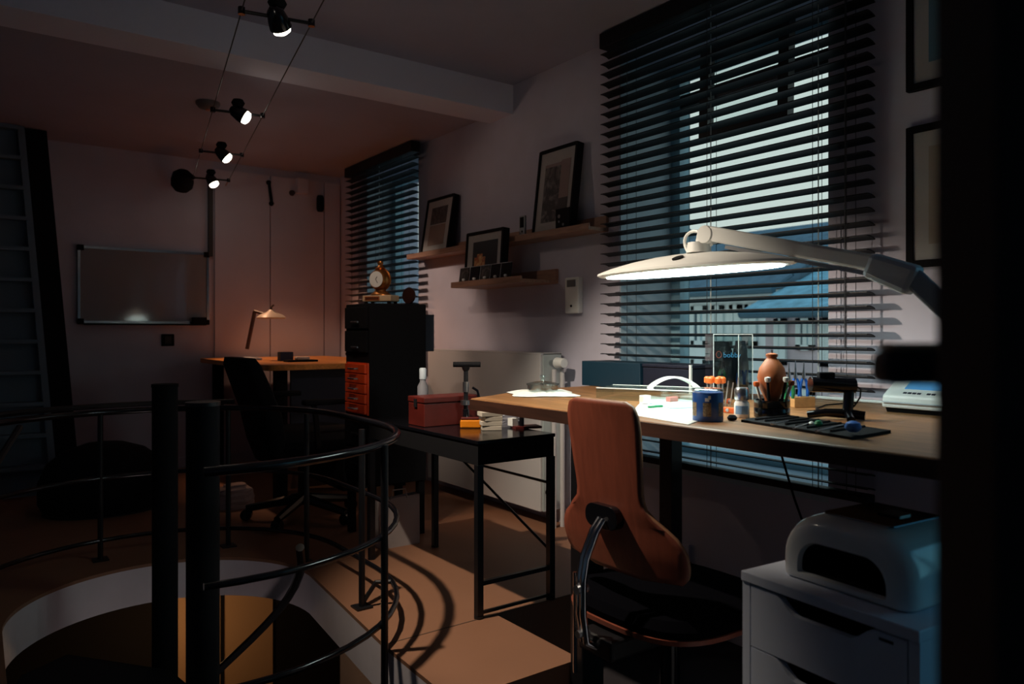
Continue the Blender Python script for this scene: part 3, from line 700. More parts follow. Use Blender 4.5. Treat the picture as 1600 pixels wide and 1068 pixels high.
# glass dropper bottle
p = on(1159, 652); s_ = scale(p)
bt = thing('glue_bottle', (p.x, p.y, ZD), 'small bottle with pale blue label and grey metal cap beside the vase', 'bottle')
r = 11*s_
G().lathe([(r*1.0, 0), (r*1.08, .002), (r*1.05, 22*s_), (r*.75, 28*s_), (0, 28*s_)], (p.x, p.y, ZD), 20).build('body', white_p, bt, smooth=True)
G().lathe([(r*.95, 28*s_), (r*1.0, 30*s_), (r*1.0, 44*s_), (r*.8, 47*s_), (0, 47*s_)], (p.x, p.y, ZD), 20).build('cap', steel, bt, smooth=True)
va = math.atan2(-p.y, -p.x); g = G(); vs = []
for i in range(9):
    a_ = va-.9+1.8*i/8
    for z in (6*s_, 19*s_): vs.append((p.x+(r*1.085)*math.cos(a_), p.y+(r*1.085)*math.sin(a_), ZD+z))
g._add(vs, [(2*i, 2*i+2, 2*i+3, 2*i+1) for i in range(8)]).build('label', mat('pale_blue_label', (.22, .42, .68), .6), bt)
# little lumps by the bottle
p = on(1144, 657); o = G().lathe([(.0, 0), (.010, .002), (.012, .008), (.007, .014), (0, .015)], (p.x, p.y, ZD), 14).build('wax_lump', blackm, loc=(p.x, p.y, ZD), smooth=True); tag(o, 'small black lump of wax beside the bottle foot', 'wax')
# acrylic display with black bag
p = on(1138, 622); s_ = scale(p); wq = 30*s_; zt_ = ZD+100*s_
ab = thing('display_box', (p.x, p.y, ZD), 'tall clear acrylic box holding black bags under the blind', 'box')
for nm, b_ in (('side_panel', (-wq, -wq+.003, -.05, .05, 0, zt_-ZD)), ('side_panel', (wq-.003, wq, -.05, .05, 0, zt_-ZD)), ('front_panel', (-wq, wq, -.05, -.047, 0, zt_-ZD)), ('rear_panel', (-wq, wq, .047, .05, 0, zt_-ZD)), ('base_panel', (-wq, wq, -.05, .05, 0, .003))):
    G().box(*b_, T(p.x, p.y, ZD) @ RZ(-.62)).build(nm, clear, ab)
g = G()
for xx in (-wq, wq*.28, wq): g.box(xx-.0009, xx+.0009, -.051, -.049, 0, zt_-ZD)
g.box(-wq, wq, -.051, -.049, zt_-ZD-.001, zt_-ZD+.001)
g.xf(T(p.x, p.y, ZD) @ RZ(-.62)); g.build('panel_edge', white_p, ab)
bagm = mat('black_bag', (.008, .008, .011), .22, bump=1.0, nscale=55)
def crumple(name, c, rx, ry, h, label, seed, M):
    rg = random.Random(seed); g = G(); n = 18; m = 12; vs = []
    for i in range(m+1):
        f = i/m; prof_ = (1-.25*f**3)*(1 if f < .9 else .8)
        for k in range(n):
            a_ = 2*math.pi*k/n; c_, s2 = math.cos(a_), math.sin(a_)
            w_ = prof_*(1+.13*(rg.random()-.5))
            vs.append(M @ Vector((c.x+rx*w_*math.copysign(abs(c_)**.6, c_), c.y+ry*w_*math.copysign(abs(s2)**.6, s2), c.z+h*f+.006*(rg.random()-.5)*(0 < i < m))))
    fs = [(i*n+k, i*n+(k+1) % n, (i+1)*n+(k+1) % n, (i+1)*n+k) for i in range(m) for k in range(n)]+[tuple(range(n))[::-1], tuple(range(m*n, m*n+n))]
    o = g._add(vs, fs).build(name, bagm, loc=M @ Vector((c.x, c.y, c.z))); return o
MB = T(p.x, p.y, ZD+.004) @ RZ(-.62)
b1 = crumple('black_bag', Vector((-wq*.36, 0, 0)), wq*.58, .038, 87*s_, '', 1, MB)
tag(b1, 'crumpled black pouch with coloured lettering in the acrylic box', 'bag')
b2_ = crumple('black_bag', Vector((wq*.62, .0, 0)), wq*.34, .036, 88*s_, '', 2, MB); tag(b2_, 'slimmer plain black pouch at the right in the acrylic box', 'bag')
MT = MB @ T(-wq*.02, -.0435, 66*s_) @ Matrix.Rotation(math.pi/2, 4, 'X')
text('bobby', 11*s_, MT, mat('cyan_print', (.10, .42, .80), .5), b1)
g = G(); g.tube([MB @ Vector((-wq*.70+4*s_*math.cos(t), -.0435, 67*s_+5*s_*math.sin(t))) for t in [2*math.pi*i/16 for i in range(16)]], .0011, 6, True); g.build('round_logo', mat('red_print', (.7, .10, .05), .5), b1)
# terracotta bulb in black tool cup
p = on(1206, 651); s_ = scale(p)
cup = thing('tool_cup', (p.x, p.y, ZD), 'black round cup with a terracotta bulb and tweezers standing in it', 'tool holder')
r = 27*s_
G().lathe([(r*.98, 0), (r, .002), (r, 14*s_), (r*.97, 15*s_), (r, 16*s_), (r, 27*s_), (r*.9, 27*s_), (r*.9, 8*s_), (0, 8*s_)], (p.x, p.y, ZD), 32).build('cup', blackg, cup, smooth=True)
G().lathe([(0, 8*s_), (6*s_, 12*s_), (10*s_, 26*s_), (19*s_, 46*s_), (22*s_, 62*s_), (19*s_, 76*s_), (11*s_, 88*s_), (7*s_, 92*s_), (9*s_, 95*s_), (9*s_, 98*s_), (3*s_, 100*s_), (0, 100*s_)], (p.x, p.y, ZD), 28).build('terracotta_bulb', terra, cup, smooth=True)
G().cyl((p.x, p.y, ZD+99*s_), (p.x, p.y, ZD+105*s_), 1.6*s_, n=8).build('stopper_pin', steel, cup)
rd, fd = Vector((C_, -S_, 0)), Vector((S_, C_, 0))
for k, (dx, dp_, h_, m, capm) in enumerate(((-26, -6, 50, steel, orange), (-14, -22, 58, blackm, white_p), (14, -22, 58, blackm, white_p), (22, 4, 46, blackm, green), (-5, 22, 50, steel, steel), (27, -10, 52, steel, terra))):
    b0 = Vector((p.x, p.y, ZD+10*s_))+rd*dx*.55*s_+fd*dp_*.55*s_; t1 = Vector((p.x, p.y, ZD+h_*s_))+rd*dx*s_+fd*dp_*s_
    o = G().cyl(b0, t1, 2.2*s_, n=8).build('tool_shaft', m, cup)
    G().lathe([(0, 0), (4*s_, 1*s_), (5*s_, 4*s_), (4.5*s_, 8*s_), (0, 9*s_)], t1-Vector((0, 0, 3*s_)), 10).build('tool_head', capm, o, smooth=True)
# wooden pliers block with two blue pliers and one green
p = on(1254, 636); s_ = scale(p)
wb = G().box(-17*s_, 17*s_, -8*s_, 8*s_, 0, 17*s_, RZ(-.55)); wb.xf(T(p.x, p.y, ZD)); wb = wb.build('wooden_block', mat('light_block', (.50, .26, .10), .5, noise=.2, nscale=12, wood=(4, 1, 4)), loc=(p.x, p.y, ZD), bevel=.002)
tag(wb, 'small wooden block carrying upright pliers on the bench', 'block')
def pliers(px, hm, label, hgt):
    q = at(px, 620, Vector((p.x, p.y, 0)).dot(fd)); q.z = ZD+17*s_
    t = thing('pliers', q, label, 'pliers', 'pliers in the wooden block')
    for sd in (-1, 1):
        pts = [q+rd*sd*x*s_+Vector((0, 0, z*s_)) for x, z in ((5.5, 0), (6.5, 10), (5, 20), (2, 28))]
        G().tube(pts, [2.4*s_, 3*s_, 2.8*s_, 1.8*s_], 8).build('handle', hm, t, smooth=True)
    G().lathe([(0, 26*s_), (3.5*s_, 28*s_), (3.5*s_, 32*s_), (2*s_, 40*s_), (.8*s_, hgt*s_), (0, hgt*s_)], q, 10, sy=.7).build('jaws', steel, t, smooth=True)
pliers(1243, blueh, 'blue handled pliers in the wooden block, nearest the vase', 56)
pliers(1256, blueh, 'blue handled pliers in the wooden block, nearest the black clamp', 54)
p_ = p; p = on(1232, 640); pliers(1233, green, 'green handled pliers standing just right of the vase', 54); p = p_
# black clamp stand
p = on(1310, 655); s_ = scale(p)
cs = thing('clamp_stand', (p.x, p.y, ZD), 'black horizontal barrel on a stand with arched feet on the bench', 'tool stand')
def rel(px, py, dd=0): v = at(px, py, Vector((p.x, p.y, 0)).dot(fd)+dd); return v
G().cyl(rel(1266, 600), rel(1335, 602), 12*s_, n=22).build('barrel', blackg, cs, smooth=True, bevel=.004)
G().box(-5*s_, 20*s_, -6*s_, 6*s_, -5*s_, 7*s_, T(*rel(1283, 588)) @ RZ(-TH)).build('switch_housing', blackm, cs, bevel=.003)
G().cyl(rel(1327, 608), rel(1324, 648), 8*s_, n=16).build('column', blackg, cs, smooth=True)
f1 = rel(1262, 652, .02); f1.z = ZD+6*s_
m1 = rel(1290, 644, 0); m1.z = ZD+11*s_; f2 = rel(1352, 655, -.02); f2.z = ZD+7*s_; m2 = rel(1325, 648, -.0); m2.z = ZD+9*s_
f3 = rel(1330, 668, -.10); f3.z = ZD+6*s_
G().tube([f1, m1, m2, f2], [6*s_, 6.5*s_, 8*s_, 7*s_], 12).build('foot', blackg, cs, smooth=True)
G().tube([m2, (m2+f3)/2, f3], [7*s_, 6*s_, 6*s_], 12).build('foot', blackg, cs, smooth=True)
G().tube([rel(1336, 602), rel(1345, 608), rel(1344, 620), rel(1335, 634), rel(1322, 642)], 1.4*s_, 6).build('cable', black, cs, smooth=True)
# black tool mat with bits
ml = [on(*q) for q in ((1158, 659), (1222, 650), (1392, 676), (1330, 687))]
tm = thing('tool_mat', (sum(v.x for v in ml)/4, sum(v.y for v in ml)/4, ZD), 'black rubber mat with ridged edge at the bench front', 'mat')
G().prism([(v.x, v.y) for v in ml], ZD, ZD+.006).build('pad', blackm, tm)
e1, e2 = ml[3]-ml[0], ml[1]-ml[0]
for i in range(8):
    f = .1+i*.1
    a_ = ml[0]+e1*f+e2*.12; b_ = ml[0]+e1*(f+.03)+e2*.85
    G().tube([a_+Vector((0, 0, .008)), b_+Vector((0, 0, .008))], .0028, 6).build('ridge', black, tm)
def small(name, px, py, prof, m, lab, cat, z=ZD+.0065):
    q = on(px, py, z); o = G().lathe(prof, (q.x, q.y, z), 18).build(name, m, loc=(q.x, q.y, z), smooth=True); return tag(o, lab, cat)
small('putty_ball', 1333, 675, [(0, 0), (.008, .001), (.0145, .006), (.016, .012), (.013, .019), (.006, .0225), (0, .023)], mat('blue_putty', (.05, .22, .75), .5, noise=.2, nscale=60), 'bright blue ball of putty on the black mat', 'putty', ZD+.011)
small('green_bead', 1279, 666, [(0, 0), (.005, .001), (.009, .006), (.006, .012), (0, .014)], green, 'small green bead on the black mat', 'bead', ZD+.011)
small('clear_bead', 1268, 664, [(0, 0), (.004, .001), (.006, .004), (.003, .008), (0, .009)], white_p, 'tiny white bead on the black mat', 'bead', ZD+.011)
for i, (px, py, px2, py2, lab) in enumerate(((1205, 662, 1232, 657, 'thin steel tweezers on the left end of the black mat'), (1240, 668, 1262, 661, 'thin steel scriber in the middle of the black mat'), (1275, 673, 1318, 663, 'thin steel needle file toward the right of the black mat'))):
    a_, b_ = on(px, py, ZD+.014), on(px2, py2, ZD+.014); o = G().tube([a_, a_.lerp(b_, .6), b_], [.0025, .002, .0007], 8).build(('tweezers', 'scriber', 'needle_file')[i], steel, loc=tuple(a_)); tag(o, lab, 'tool')
# label printer
p = on(1384, 634); p = Vector((1.98, p.y/p.x*1.98, 0)); 
lpn = thing('label_printer', (2.06, .95, ZD), 'pale grey label printer with a blue screen at the bench right end', 'printer')
yl_ = atx(1381, 630, 2.0).y; yr_ = yl_-.26
x0 = 1.985
MP = Matrix(((1, 0, 0, 0), (0, 0, 1, 0), (0, 1, 0, 0), (0, 0, 0, 1)))
lz = ZD
G().prism([(x0, lz+.012), (x0+.005, lz+.045), (x0+.08, lz+.085), (x0+.19, lz+.09), (x0+.2, lz+.012)], yr_, yl_, MP).build('body', white_p, lpn, bevel=.006)
G().prism([(x0+.012, lz), (x0+.005, lz+.012), (x0+.2, lz+.012), (x0+.19, lz)], yr_+.01, yl_-.01, MP).build('foot', blackm, lpn)
G().box(x0-.0035, x0+.001, yr_+.004, yl_-.004, lz+.026, lz+.029).build('seam', greyp, lpn)
sl = math.atan2(.04, .075)
MS = T(x0+.005, 0, lz+.045) @ Matrix.Rotation(-sl, 4, 'Y')
G().box(.035, .075, yr_+.05, yl_-.045, .0, .0015, MS).build('screen', mat('blue_screen', (.08, .28, .55), .3, emit=(.10, .35, .7), es=.25), lpn)
g = G()
for i in range(12): 
    if i not in (4, 7): g.box(.012, .019, yl_-.05-i*.012-.009, yl_-.05-i*.012, 0, .001, MS)
g.build('lettering', navyd, lpn)
# white cable trunk along the wall end of the bench
wc = G().tube([(2.20, 1.36, ZD+.006), (2.19, 1.2, ZD+.006), (2.20, 1.02, ZD+.006)], .005, 8).build('white_cable', white_p, loc=(2.2, 1.2, ZD)); tag(wc, 'white cable lying along the rear edge of the bench', 'cable')
bc = G().tube([rel(1345, 628, .1), rel(1310, 632, .1), rel(1285, 640, .05)], .002, 6); 
pts = [on(1340, 630), on(1312, 632), on(1290, 634), on(1275, 640), on(1290, 645)]
pts = [Vector((min(v.x, 2.2), v.y, ZD+.003)) for v in pts]
bc = G().tube(pts, .0022, 6).build('black_cable', blackm, loc=tuple(pts[0])); tag(bc, 'thin black cable trailing behind the black clamp stand', 'cable')
hc = G().tube([(2.225, 1.56, .93), (2.225, 1.52, .8), (2.23, 1.46, .62), (2.25, 1.38, .40), (2.26, 1.34, .1)], .004, 6).build('hanging_cable', blackm, loc=(2.25, 1.4, .1)); tag(hc, 'black cable hanging down the wall below the bench', 'cable')

# ------------------------------------------------------------------ small black console table
tb = thing('console_table', (1.5, 2.4, ZP), 'narrow black console table on thin metal legs beside the step', 'table')
TX0, TX1, TY0, TY1, TZ = 1.325, 1.645, 1.995, 2.80, .826
G().box(TX0, TX1, TY0, TY1, TZ-.012, TZ).build('top', blackg, tb, bevel=.002)
G().box(TX0+.004, TX1-.004, TY0+.004, TY1-.004, TZ-.078, TZ-.012).build('drawer_box', blackm, tb)
for x in (TX0+.012, TX1-.012):
    for y in (TY0+.012, TY1-.012):
        o = G().box(x-.011, x+.011, y-.011, y+.011, ZP, TZ-.078).build('leg', black, tb)
        G().cyl((x, y, ZP), (x, y, ZP+.008), .016, n=12).build('foot', black, o)
X_ = TX1-.012
G().cyl((X_, TY1-.02, TZ-.08), (X_, TY0+.03, .43), .005, n=8).build('cross_brace', black, tb)
G().cyl((X_, TY0+.02, .655), (X_, TY1-.02, .655), .005, n=8).build('stretcher', black, tb)
G().box(TX0+.012, TX1-.012, TY0+.005, TY0+.019, .36, .374).build('stretcher', black, tb)
G().box(TX0+.012, TX1-.012, TY0+.008, TY0+.016, .268, .278).build('stretcher', black, tb)
def ont(px, py): return atz(px, py, TZ)
# red wooden box
b_ = thing('wooden_box', (1.43, 2.46, TZ), 'dark red wooden box on the far end of the console table', 'box')
bx0, bx1, by0, by1 = 1.36, 1.60, 2.40, 2.52
G().box(bx0, bx1, by0, by1, TZ, TZ+.085).build('body', redd, b_, bevel=.003)
G().box(bx0-.002, bx1+.002, by0-.002, by1+.002, TZ+.087, TZ+.108).build('lid', redd, b_, bevel=.003)
G().box(bx0-.005, bx0-.002, by0+.05, by0+.07, TZ+.07, TZ+.1).build('clasp', blackm, b_)
# hand press with round knob
q = ont(728, 664); 
hpz = thing('hand_press', (q.x, q.y, TZ), 'small black hand press with a wide bar handle on the console table', 'press')
dq = q.dot(Vector((S_, C_, 0)))
def rq(px, py, dd=0): return at(px, py, dq+dd)
s_ = scale(q)
G().cyl(rq(728, 640), rq(728, 575), 3.6*s_, n=12).build('spindle', black, hpz, smooth=True)
G().lathe([(2*s_, 0), (5*s_, 2*s_), (7*s_, 8*s_), (0, 8*s_)], rq(728, 580), 14).build('collar', black, hpz, smooth=True)
G().cyl(rq(708, 569), rq(751, 569), 4.2*s_, n=14).build('bar_handle', blackm, hpz, smooth=True, bevel=.003)
G().lathe([(9*s_, 0), (9*s_, 7*s_), (5*s_, 12*s_), (5*s_, 25*s_), (0, 25*s_)], (q.x, q.y, TZ), 18).build('base', blackg, hpz, smooth=True)
G().lathe([(7.5*s_, 0), (7.5*s_, 7*s_), (0, 7*s_)], rq(727, 632), 18).build('steel_ring', steel, hpz, smooth=True)
G().cyl(rq(728, 612), rq(728, 596), 5*s_, n=14).build('steel_sleeve', steel, hpz, smooth=True)
G().tube([rq(738, 605, .01), rq(746, 610, .01), rq(749, 622, .01), rq(747, 634, .01)], 2*s_, 8).build('side_lever', blackg, hpz, smooth=True)
# amber tape and stacked paper pads, mixed bits
q = ont(731, 667)
tp = thing('tape_dispenser', (q.x, q.y-.02, TZ), 'glowing amber plastic case on the console table front', 'case')
G().box(-.038, .038, -.018, .018, 0, .03, T(q.x, q.y-.02, TZ) @ RZ(-.62)).build('case', amber, tp, bevel=.005)
G().box(-.036, .03, -.016, .014, .031, .038, T(q.x, q.y-.02, TZ) @ RZ(-.62)).build('lid', redd, tp, bevel=.002)
q = ont(768, 671)
names = ['lowest', 'second', 'third', 'topmost']
for i in range(4):
    o = G().box(-.036+.003*i*(-1)**i, .034, -.026, .026, .0005, .0155, T(q.x, q.y, TZ+i*.0165) @ RZ(-.5+.08*i)).build('card_box', mat('card', (.62, .56, .47), .7), loc=(q.x, q.y, TZ+i*.0165), bevel=.001)
    tag(o, f'pale card box on the console table, {names[i]} of the stack of four', 'box', 'stacked card boxes')
o = G().box(-.025, .025, -.02, .02, 0, .02, T(*ont(727, 662)) @ T(0, .06, .045) @ RZ(.3)).build('paper_roll', paper, hpz)
bag = crumple('plastic_bag', Vector((0, 0, 0)), .045, .03, .055, '', 5, T(*ont(793, 665)) @ RZ(-.4)); bag.data.materials.clear(); bag.data.materials.append(mat('cloudy_plastic', (.30, .31, .37), .3)); tag(bag, 'crumpled grey plastic bag behind the card boxes', 'bag')
q = ont(822, 668); mc = thing('micrometer_case', (q.x, q.y, TZ), 'small red tray with a black tool on the console table right end', 'tray')
G().box(-.05, .05, -.03, .03, 0, .008, T(q.x, q.y, TZ) @ RZ(-.3)).build('tray', redd, mc)
G().cyl((q.x-.02, q.y, TZ+.008), (q.x-.02, q.y, TZ+.06), .009, n=12).build('tool_body', blackg, mc, smooth=True)
G().box(-.03, -.005, -.015, .015, .008, .035, T(q.x-.02, q.y+.03, TZ)).build('white_block', paper, mc)
q = ont(697, 655); o = G().lathe([(0, 0), (.012, .002), (.014, .012), (.008, .02), (0, .021)], (q.x, q.y, TZ), 14).build('steel_knob', steel, loc=(q.x, q.y, TZ), smooth=True); tag(o, 'little round steel knob in front of the red box', 'knob')
# tall grey bottle beside the red box
q = Vector((1.49, 2.64, TZ)); gb = thing('spray_bottle', q, 'tall pale grey bottle behind the red box', 'bottle')
G().lathe([(.02, 0), (.022, .003), (.022, .13), (.012, .15), (.012, .16), (0, .16)], q, 18).build('body', mat('pale_grey', (.24, .24, .27), .5), gb, smooth=True)
G().lathe([(.014, .16), (.014, .20), (.010, .205), (0, .205)], q, 14).build('cap', greyp, gb, smooth=True)

# ------------------------------------------------------------------ drawer tower with red drawers, clock
tw = thing('drawer_tower', (1.57, 3.12, ZP), 'tall narrow black drawer tower with five red drawers', 'drawer tower')
X0, X1, Y0, Y1 = 1.43, 1.71, 3.0, 3.25
G().box(X0, X1, Y0, Y1, .50, 1.30).build('body', blackm, tw, bevel=.003)
for x in (X0+.02, X1-.02):
    for y in (Y0+.02, Y1-.02): G().box(x-.015, x+.015, y-.015, y+.015, ZP, .50).build('leg', blackm, tw)
for z0, z1 in ((1.19, 1.285), (1.085, 1.18)):
    d_ = G().box(X0-.012, X0, Y0+.012, Y1-.012, z0, z1).build('drawer', blackm, tw, bevel=.002)
    zc = atx(557, 503, X0).z if z0 > 1.1 else atx(560, 542, X0).z
    G().cyl((X0-.022, 3.075, zc), (X0-.022, 3.145, zc), .0045, n=8).build('handle', steel, d_)
G().box(X1, X1+.06, Y0+.03, Y1-.04, 1.085, 1.255).build('side_bin', navyd, tw, bevel=.002)
zt1, zt0 = 1.035, .815
G().box(X0-.008, X0, Y0+.006, Y1-.03, zt0-.004, zt1+.004).build('red_carcass', red, tw)
for i in range(5):
    dz = (zt1-zt0)/5; z0 = zt0+i*dz
    d_ = G().box(X0-.02, X0-.008, Y0+.012, Y1-.035, z0+.002, z0+dz-.002).build('red_drawer', red, tw, bevel=.002)
    G().tube([(X0-.021, 3.075, z0+dz*.5), (X0-.036, 3.08, z0+dz*.48), (X0-.036, 3.145, z0+dz*.48), (X0-.021, 3.15, z0+dz*.5)], .004, 8).build('handle', chrome, d_)
for i in range(2):
    z0 = .53+i*.135; d_ = G().box(X0-.012, X0, Y0+.012, Y1-.012, z0, z0+.125).build('drawer', blackm, tw, bevel=.002)
    G().cyl((X0-.02, 3.075, z0+.06), (X0-.02, 3.145, z0+.06), .004, n=8).build('handle', black, d_)
# clock
MC = T(1.535, 3.11, 1.30) @ RZ(math.radians(-62))       # local -y faces the camera's left front
ck = thing('mantel_clock', (1.535, 3.11, 1.30), 'bronze mantel clock with a round white dial on a cream plinth', 'clock')
pl_m = mat('cream_plinth', (.62, .45, .28), .5)
G().box(-.075, .08, -.035, .035, .012, .040, MC).build('plinth', pl_m, ck, bevel=.004)
for sx_ in (-.06, .065):
    for sy_ in (-.025, .025): G().box(sx_-.006, sx_+.006, sy_-.006, sy_+.006, 0, .012, MC).build('plinth_foot', blackm, ck)
G().box(-.06, .02, -.0365, -.035, .017, .035, MC).build('name_panel', mat('rust_panel', (.35, .09, .02), .5), ck)
g = G()
for i in range(8): g.box(-.055+i*.009, -.0485+i*.009, -.0375, -.0365, .021, .031, MC)
g.build('lettering', mat('dark_letters', (.06, .015, .005), .6), ck)
G().lathe([(.055, .040), (.052, .046), (.036, .056), (.026, .066), (.022, .075), (0, .075)], (0, 0, 0), 20, sy=.6).xf(MC).build('foot_scroll', gold, ck, smooth=True)
R9 = Matrix.Rotation(math.pi/2, 4, 'X')
G().lathe([(0, -.032), (.03, -.032), (.045, -.02), (.05, 0), (.045, .022), (.037, .03), (0, .03)], (0, 0, 0), 28, M=R9).xf(MC @ T(0, 0, .112)).build('case', gold, ck, smooth=True)
G().lathe([(0, .031), (.036, .031), (.036, .034), (0, .035)], (0, 0, 0), 28, M=R9).xf(MC @ T(0, 0, .112)).build('dial', paper, ck, smooth=True)
G().box(-.0012, .0012, -.0365, -.0355, 0, .014, MC @ T(0, 0, .112) @ Matrix.Rotation(.6, 4, 'Y')).build('hour_hand', blackm, ck)
G().box(-.001, .001, -.0365, -.0355, 0, .02, MC @ T(0, 0, .112) @ Matrix.Rotation(2.6, 4, 'Y')).build('minute_hand', blackm, ck)
G().tube([MC @ Vector((.05*math.cos(t), 0.005, .112+.05*math.sin(t))) for t in [2*math.pi*i/30 for i in range(30)]], .005, 8, True).build('rope_rim', gold, ck, smooth=True)
G().lathe([(.02, .158), (.026, .163), (.016, .170), (.011, .178), (.015, .186), (.012, .195), (0, .199)], (0, 0, 0), 18, sy=.8).xf(MC).build('finial', gold, ck, smooth=True)
q = Vector((1.665, 3.08, 1.30)); dcp = thing('round_plaque', q, 'small dark round plaque standing beside the clock', 'plaque')
G().lathe([(0, -.006), (.036, -.006), (.039, 0), (.036, .006), (0, .006)], (0, 0, 0), 24, M=Matrix.Rotation(math.pi/2, 4, 'Y')).xf(T(q.x, q.y, q.z+.042) @ RZ(.35)).build('disc', mat('dark_bronze', (.06, .025, .02), .4, .6), dcp, smooth=True)
G().box(q.x-.015, q.x+.015, q.y-.012, q.y+.012, q.z, q.z+.006).build('stand', blackm, dcp)
# paper bags below the tower
for i, (px, py, w_, h_, lab) in enumerate(((633, 842, .10, .15, 'pale paper bag on the floor below the tower, behind'), )):
    c_ = atz(650, 842, ZP)
    pb_ = thing('paper_bag', (1.52, 2.93, ZP), 'grey-white paper carrier bag on the floor below the drawer tower', 'bag')
    g = G(); X, Y = 1.52, 2.93
    vs = [(X-.09, Y-.05, ZP), (X+.09, Y-.05, ZP), (X+.09, Y+.05, ZP), (X-.09, Y+.05, ZP), (X-.10, Y-.02, ZP+.2), (X+.10, Y-.03, ZP+.21), (X+.10, Y+.02, ZP+.21), (X-.10, Y+.01, ZP+.2)]
    g._add(vs, [(0, 1, 5, 4), (1, 2, 6, 5), (2, 3, 7, 6), (3, 0, 4, 7), (0, 3, 2, 1)]).build('bag_body', mat('bag_paper', (.42, .36, .35), .8), pb_)
    G().tube([(X-.04, Y-.03, ZP+.2), (X-.03, Y-.03, ZP+.24), (X+.03, Y-.03, ZP+.24), (X+.04, Y-.03, ZP+.2)], .003, 6).build('bag_handle', MATS['bag_paper'], pb_)

# ------------------------------------------------------------------ radiator
ra = thing('radiator', (2.25, 3.3, ZP), 'flat white panel radiator mounted under the picture ledges', 'radiator')
ry0, ry1 = 2.776, 3.843
radm = mat('radiator_enamel', (.62, .60, .60), .35)
G().box(2.20, 2.215, ry0+.004, ry1-.004, ZP+.07, 1.068).build('front_panel', radm, ra, bevel=.003)
G().box(2.215, 2.325, ry0, ry0+.006, ZP+.07, 1.072).build('side_panel', mat('radiator_side_lit', (.52, .58, .57), .4), ra)  # near side coloured tealer, as the cool light shows it
G().box(2.215, 2.325, ry1-.006, ry1, ZP+.07, 1.072).build('side_panel', radm, ra)
G().box(2.20, 2.325, ry0, ry1, 1.068, 1.076).build('top_grille', radm, ra)
G().cyl((2.26, ry0-.045, 1.03), (2.26, ry0, 1.03), .012, n=12).build('valve_stem', steel, ra)
G().cyl((2.26, ry0-.10, 1.03), (2.26, ry0-.045, 1.03), .022, .026, n=18).build('valve_knob', white_p, ra, smooth=True, bevel=.004)
for x in (2.24, 2.29): G().cyl((x, ry0-.05, ZP), (x, ry0-.05, 1.0), .011, n=12).build('feed_pipe', radm, ra, smooth=True)
G().cyl((2.24, ry0-.05, ZP+.16), (2.24, ry0, ZP+.16), .014, n=12).build('lower_valve', black, ra)

# ------------------------------------------------------------------ picture ledges, frames, thermostat
def ledge(y0, y1, z, label, xf=2.235):
    t = thing('picture_ledge', (2.3, (y0+y1)/2, z), label, 'shelf', 'wooden picture ledges')
    G().box(xf, W, y0, y1, z-.016, z).build('shelf_board', shelf_m, t, bevel=.002)
    G().box(2.333, W, y0, y1, z, z+.055).build('back_board', shelf_m, t)
    G().box(xf-.007, xf+.003, y0, y1, z-.016, z+.014).build('front_lip', shelf_m, t, bevel=.002)
    return t
XL = 2.125; Z1 = 1.642; Z2 = atx(760, 440, XL).z
ledge(2.475, 4.153, Z1, 'long upper wooden picture ledge between the two blinds')
ledge(atx(815, 440, XL).y, atx(706, 445, XL).y, Z2, 'short lower wooden picture ledge below the long one', XL)
mount = mat('mount_board', (.50, .47, .46), .8)
def art(name, c1, c2, scale_, dist=2.0):
    if name in MATS: return MATS[name]
    m = mat(name, c1, .5); n = m.node_tree.nodes; l = m.node_tree.links; b = n['Principled BSDF']
    tcx = n.new('ShaderNodeTexCoord'); tx = n.new('ShaderNodeTexNoise'); tx.inputs['Scale'].default_value = scale_; tx.inputs['Distortion'].default_value = dist; tx.inputs['Detail'].default_value = 3
    r = n.new('ShaderNodeValToRGB'); r.color_ramp.elements[0].position = .45; r.color_ramp.elements[0].color = (*c1, 1); r.color_ramp.elements[1].position = .68; r.color_ramp.elements[1].color = (*c2, 1)
    l.new(tcx.outputs['Object'], tx.inputs[0]); l.new(tx.outputs['Fac'], r.inputs[0]); l.new(r.outputs[0], b.inputs['Base Color']); return m
def pframe(y0, y1, z, h, x, lean, label, bits, depth=.032, fw=.014):
    """bits: (u0,u1,v0,v1,material,name) in fractions of the glazed area; u runs from far (left in view) to near"""
    z = z+depth*math.sin(lean); M = T(x, (y0+y1)/2, z) @ Matrix.Rotation(lean, 4, 'Y'); w_ = (y1-y0)/2
    t = thing('framed_picture', (x, (y0+y1)/2, z), label, 'picture', 'framed pictures on the window wall')
    G().box(0, depth, -w_, -w_+fw, 0, h, M).box(0, depth, w_-fw, w_, 0, h, M).box(0, depth, -w_+fw, w_-fw, 0, fw, M).box(0, depth, -w_+fw, w_-fw, h-fw, h, M).build('frame', blackm, t, bevel=.002)
    mb = G().box(.008, .014, -w_+fw, w_-fw, fw, h-fw, M).build('mount', mount, t)
    G().box(depth-.006, depth, -w_+fw, w_-fw, fw, h-fw, M).build('backing', blackm, t)
    W_, H_ = 2*(w_-fw), h-2*fw
    for k, (u0, u1, v0, v1, m, nm) in enumerate(bits):
        G().box(.007-.0004*k, .0078, w_-fw-u1*W_, w_-fw-u0*W_, fw+v0*H_, fw+v1*H_, M).build(nm, m, mb)
    G().box(.004, .0055, -w_+fw, w_-fw, fw, h-fw, M).build('glazing', glass('picture_glass', (.97, .98, .98), .035), t)
    return t
dk1 = art('photo_dark', (.006, .006, .009), (.22, .21, .22), 13); dk2 = art('photo_mid', (.02, .018, .018), (.12, .10, .10), 22)
tan = mat('print_tan', (.30, .20, .16), .7); pinkp = mat('print_pink', (.34, .24, .23), .7)
XF = 2.25
def fy(px, py): return atx(px, py, XF).y
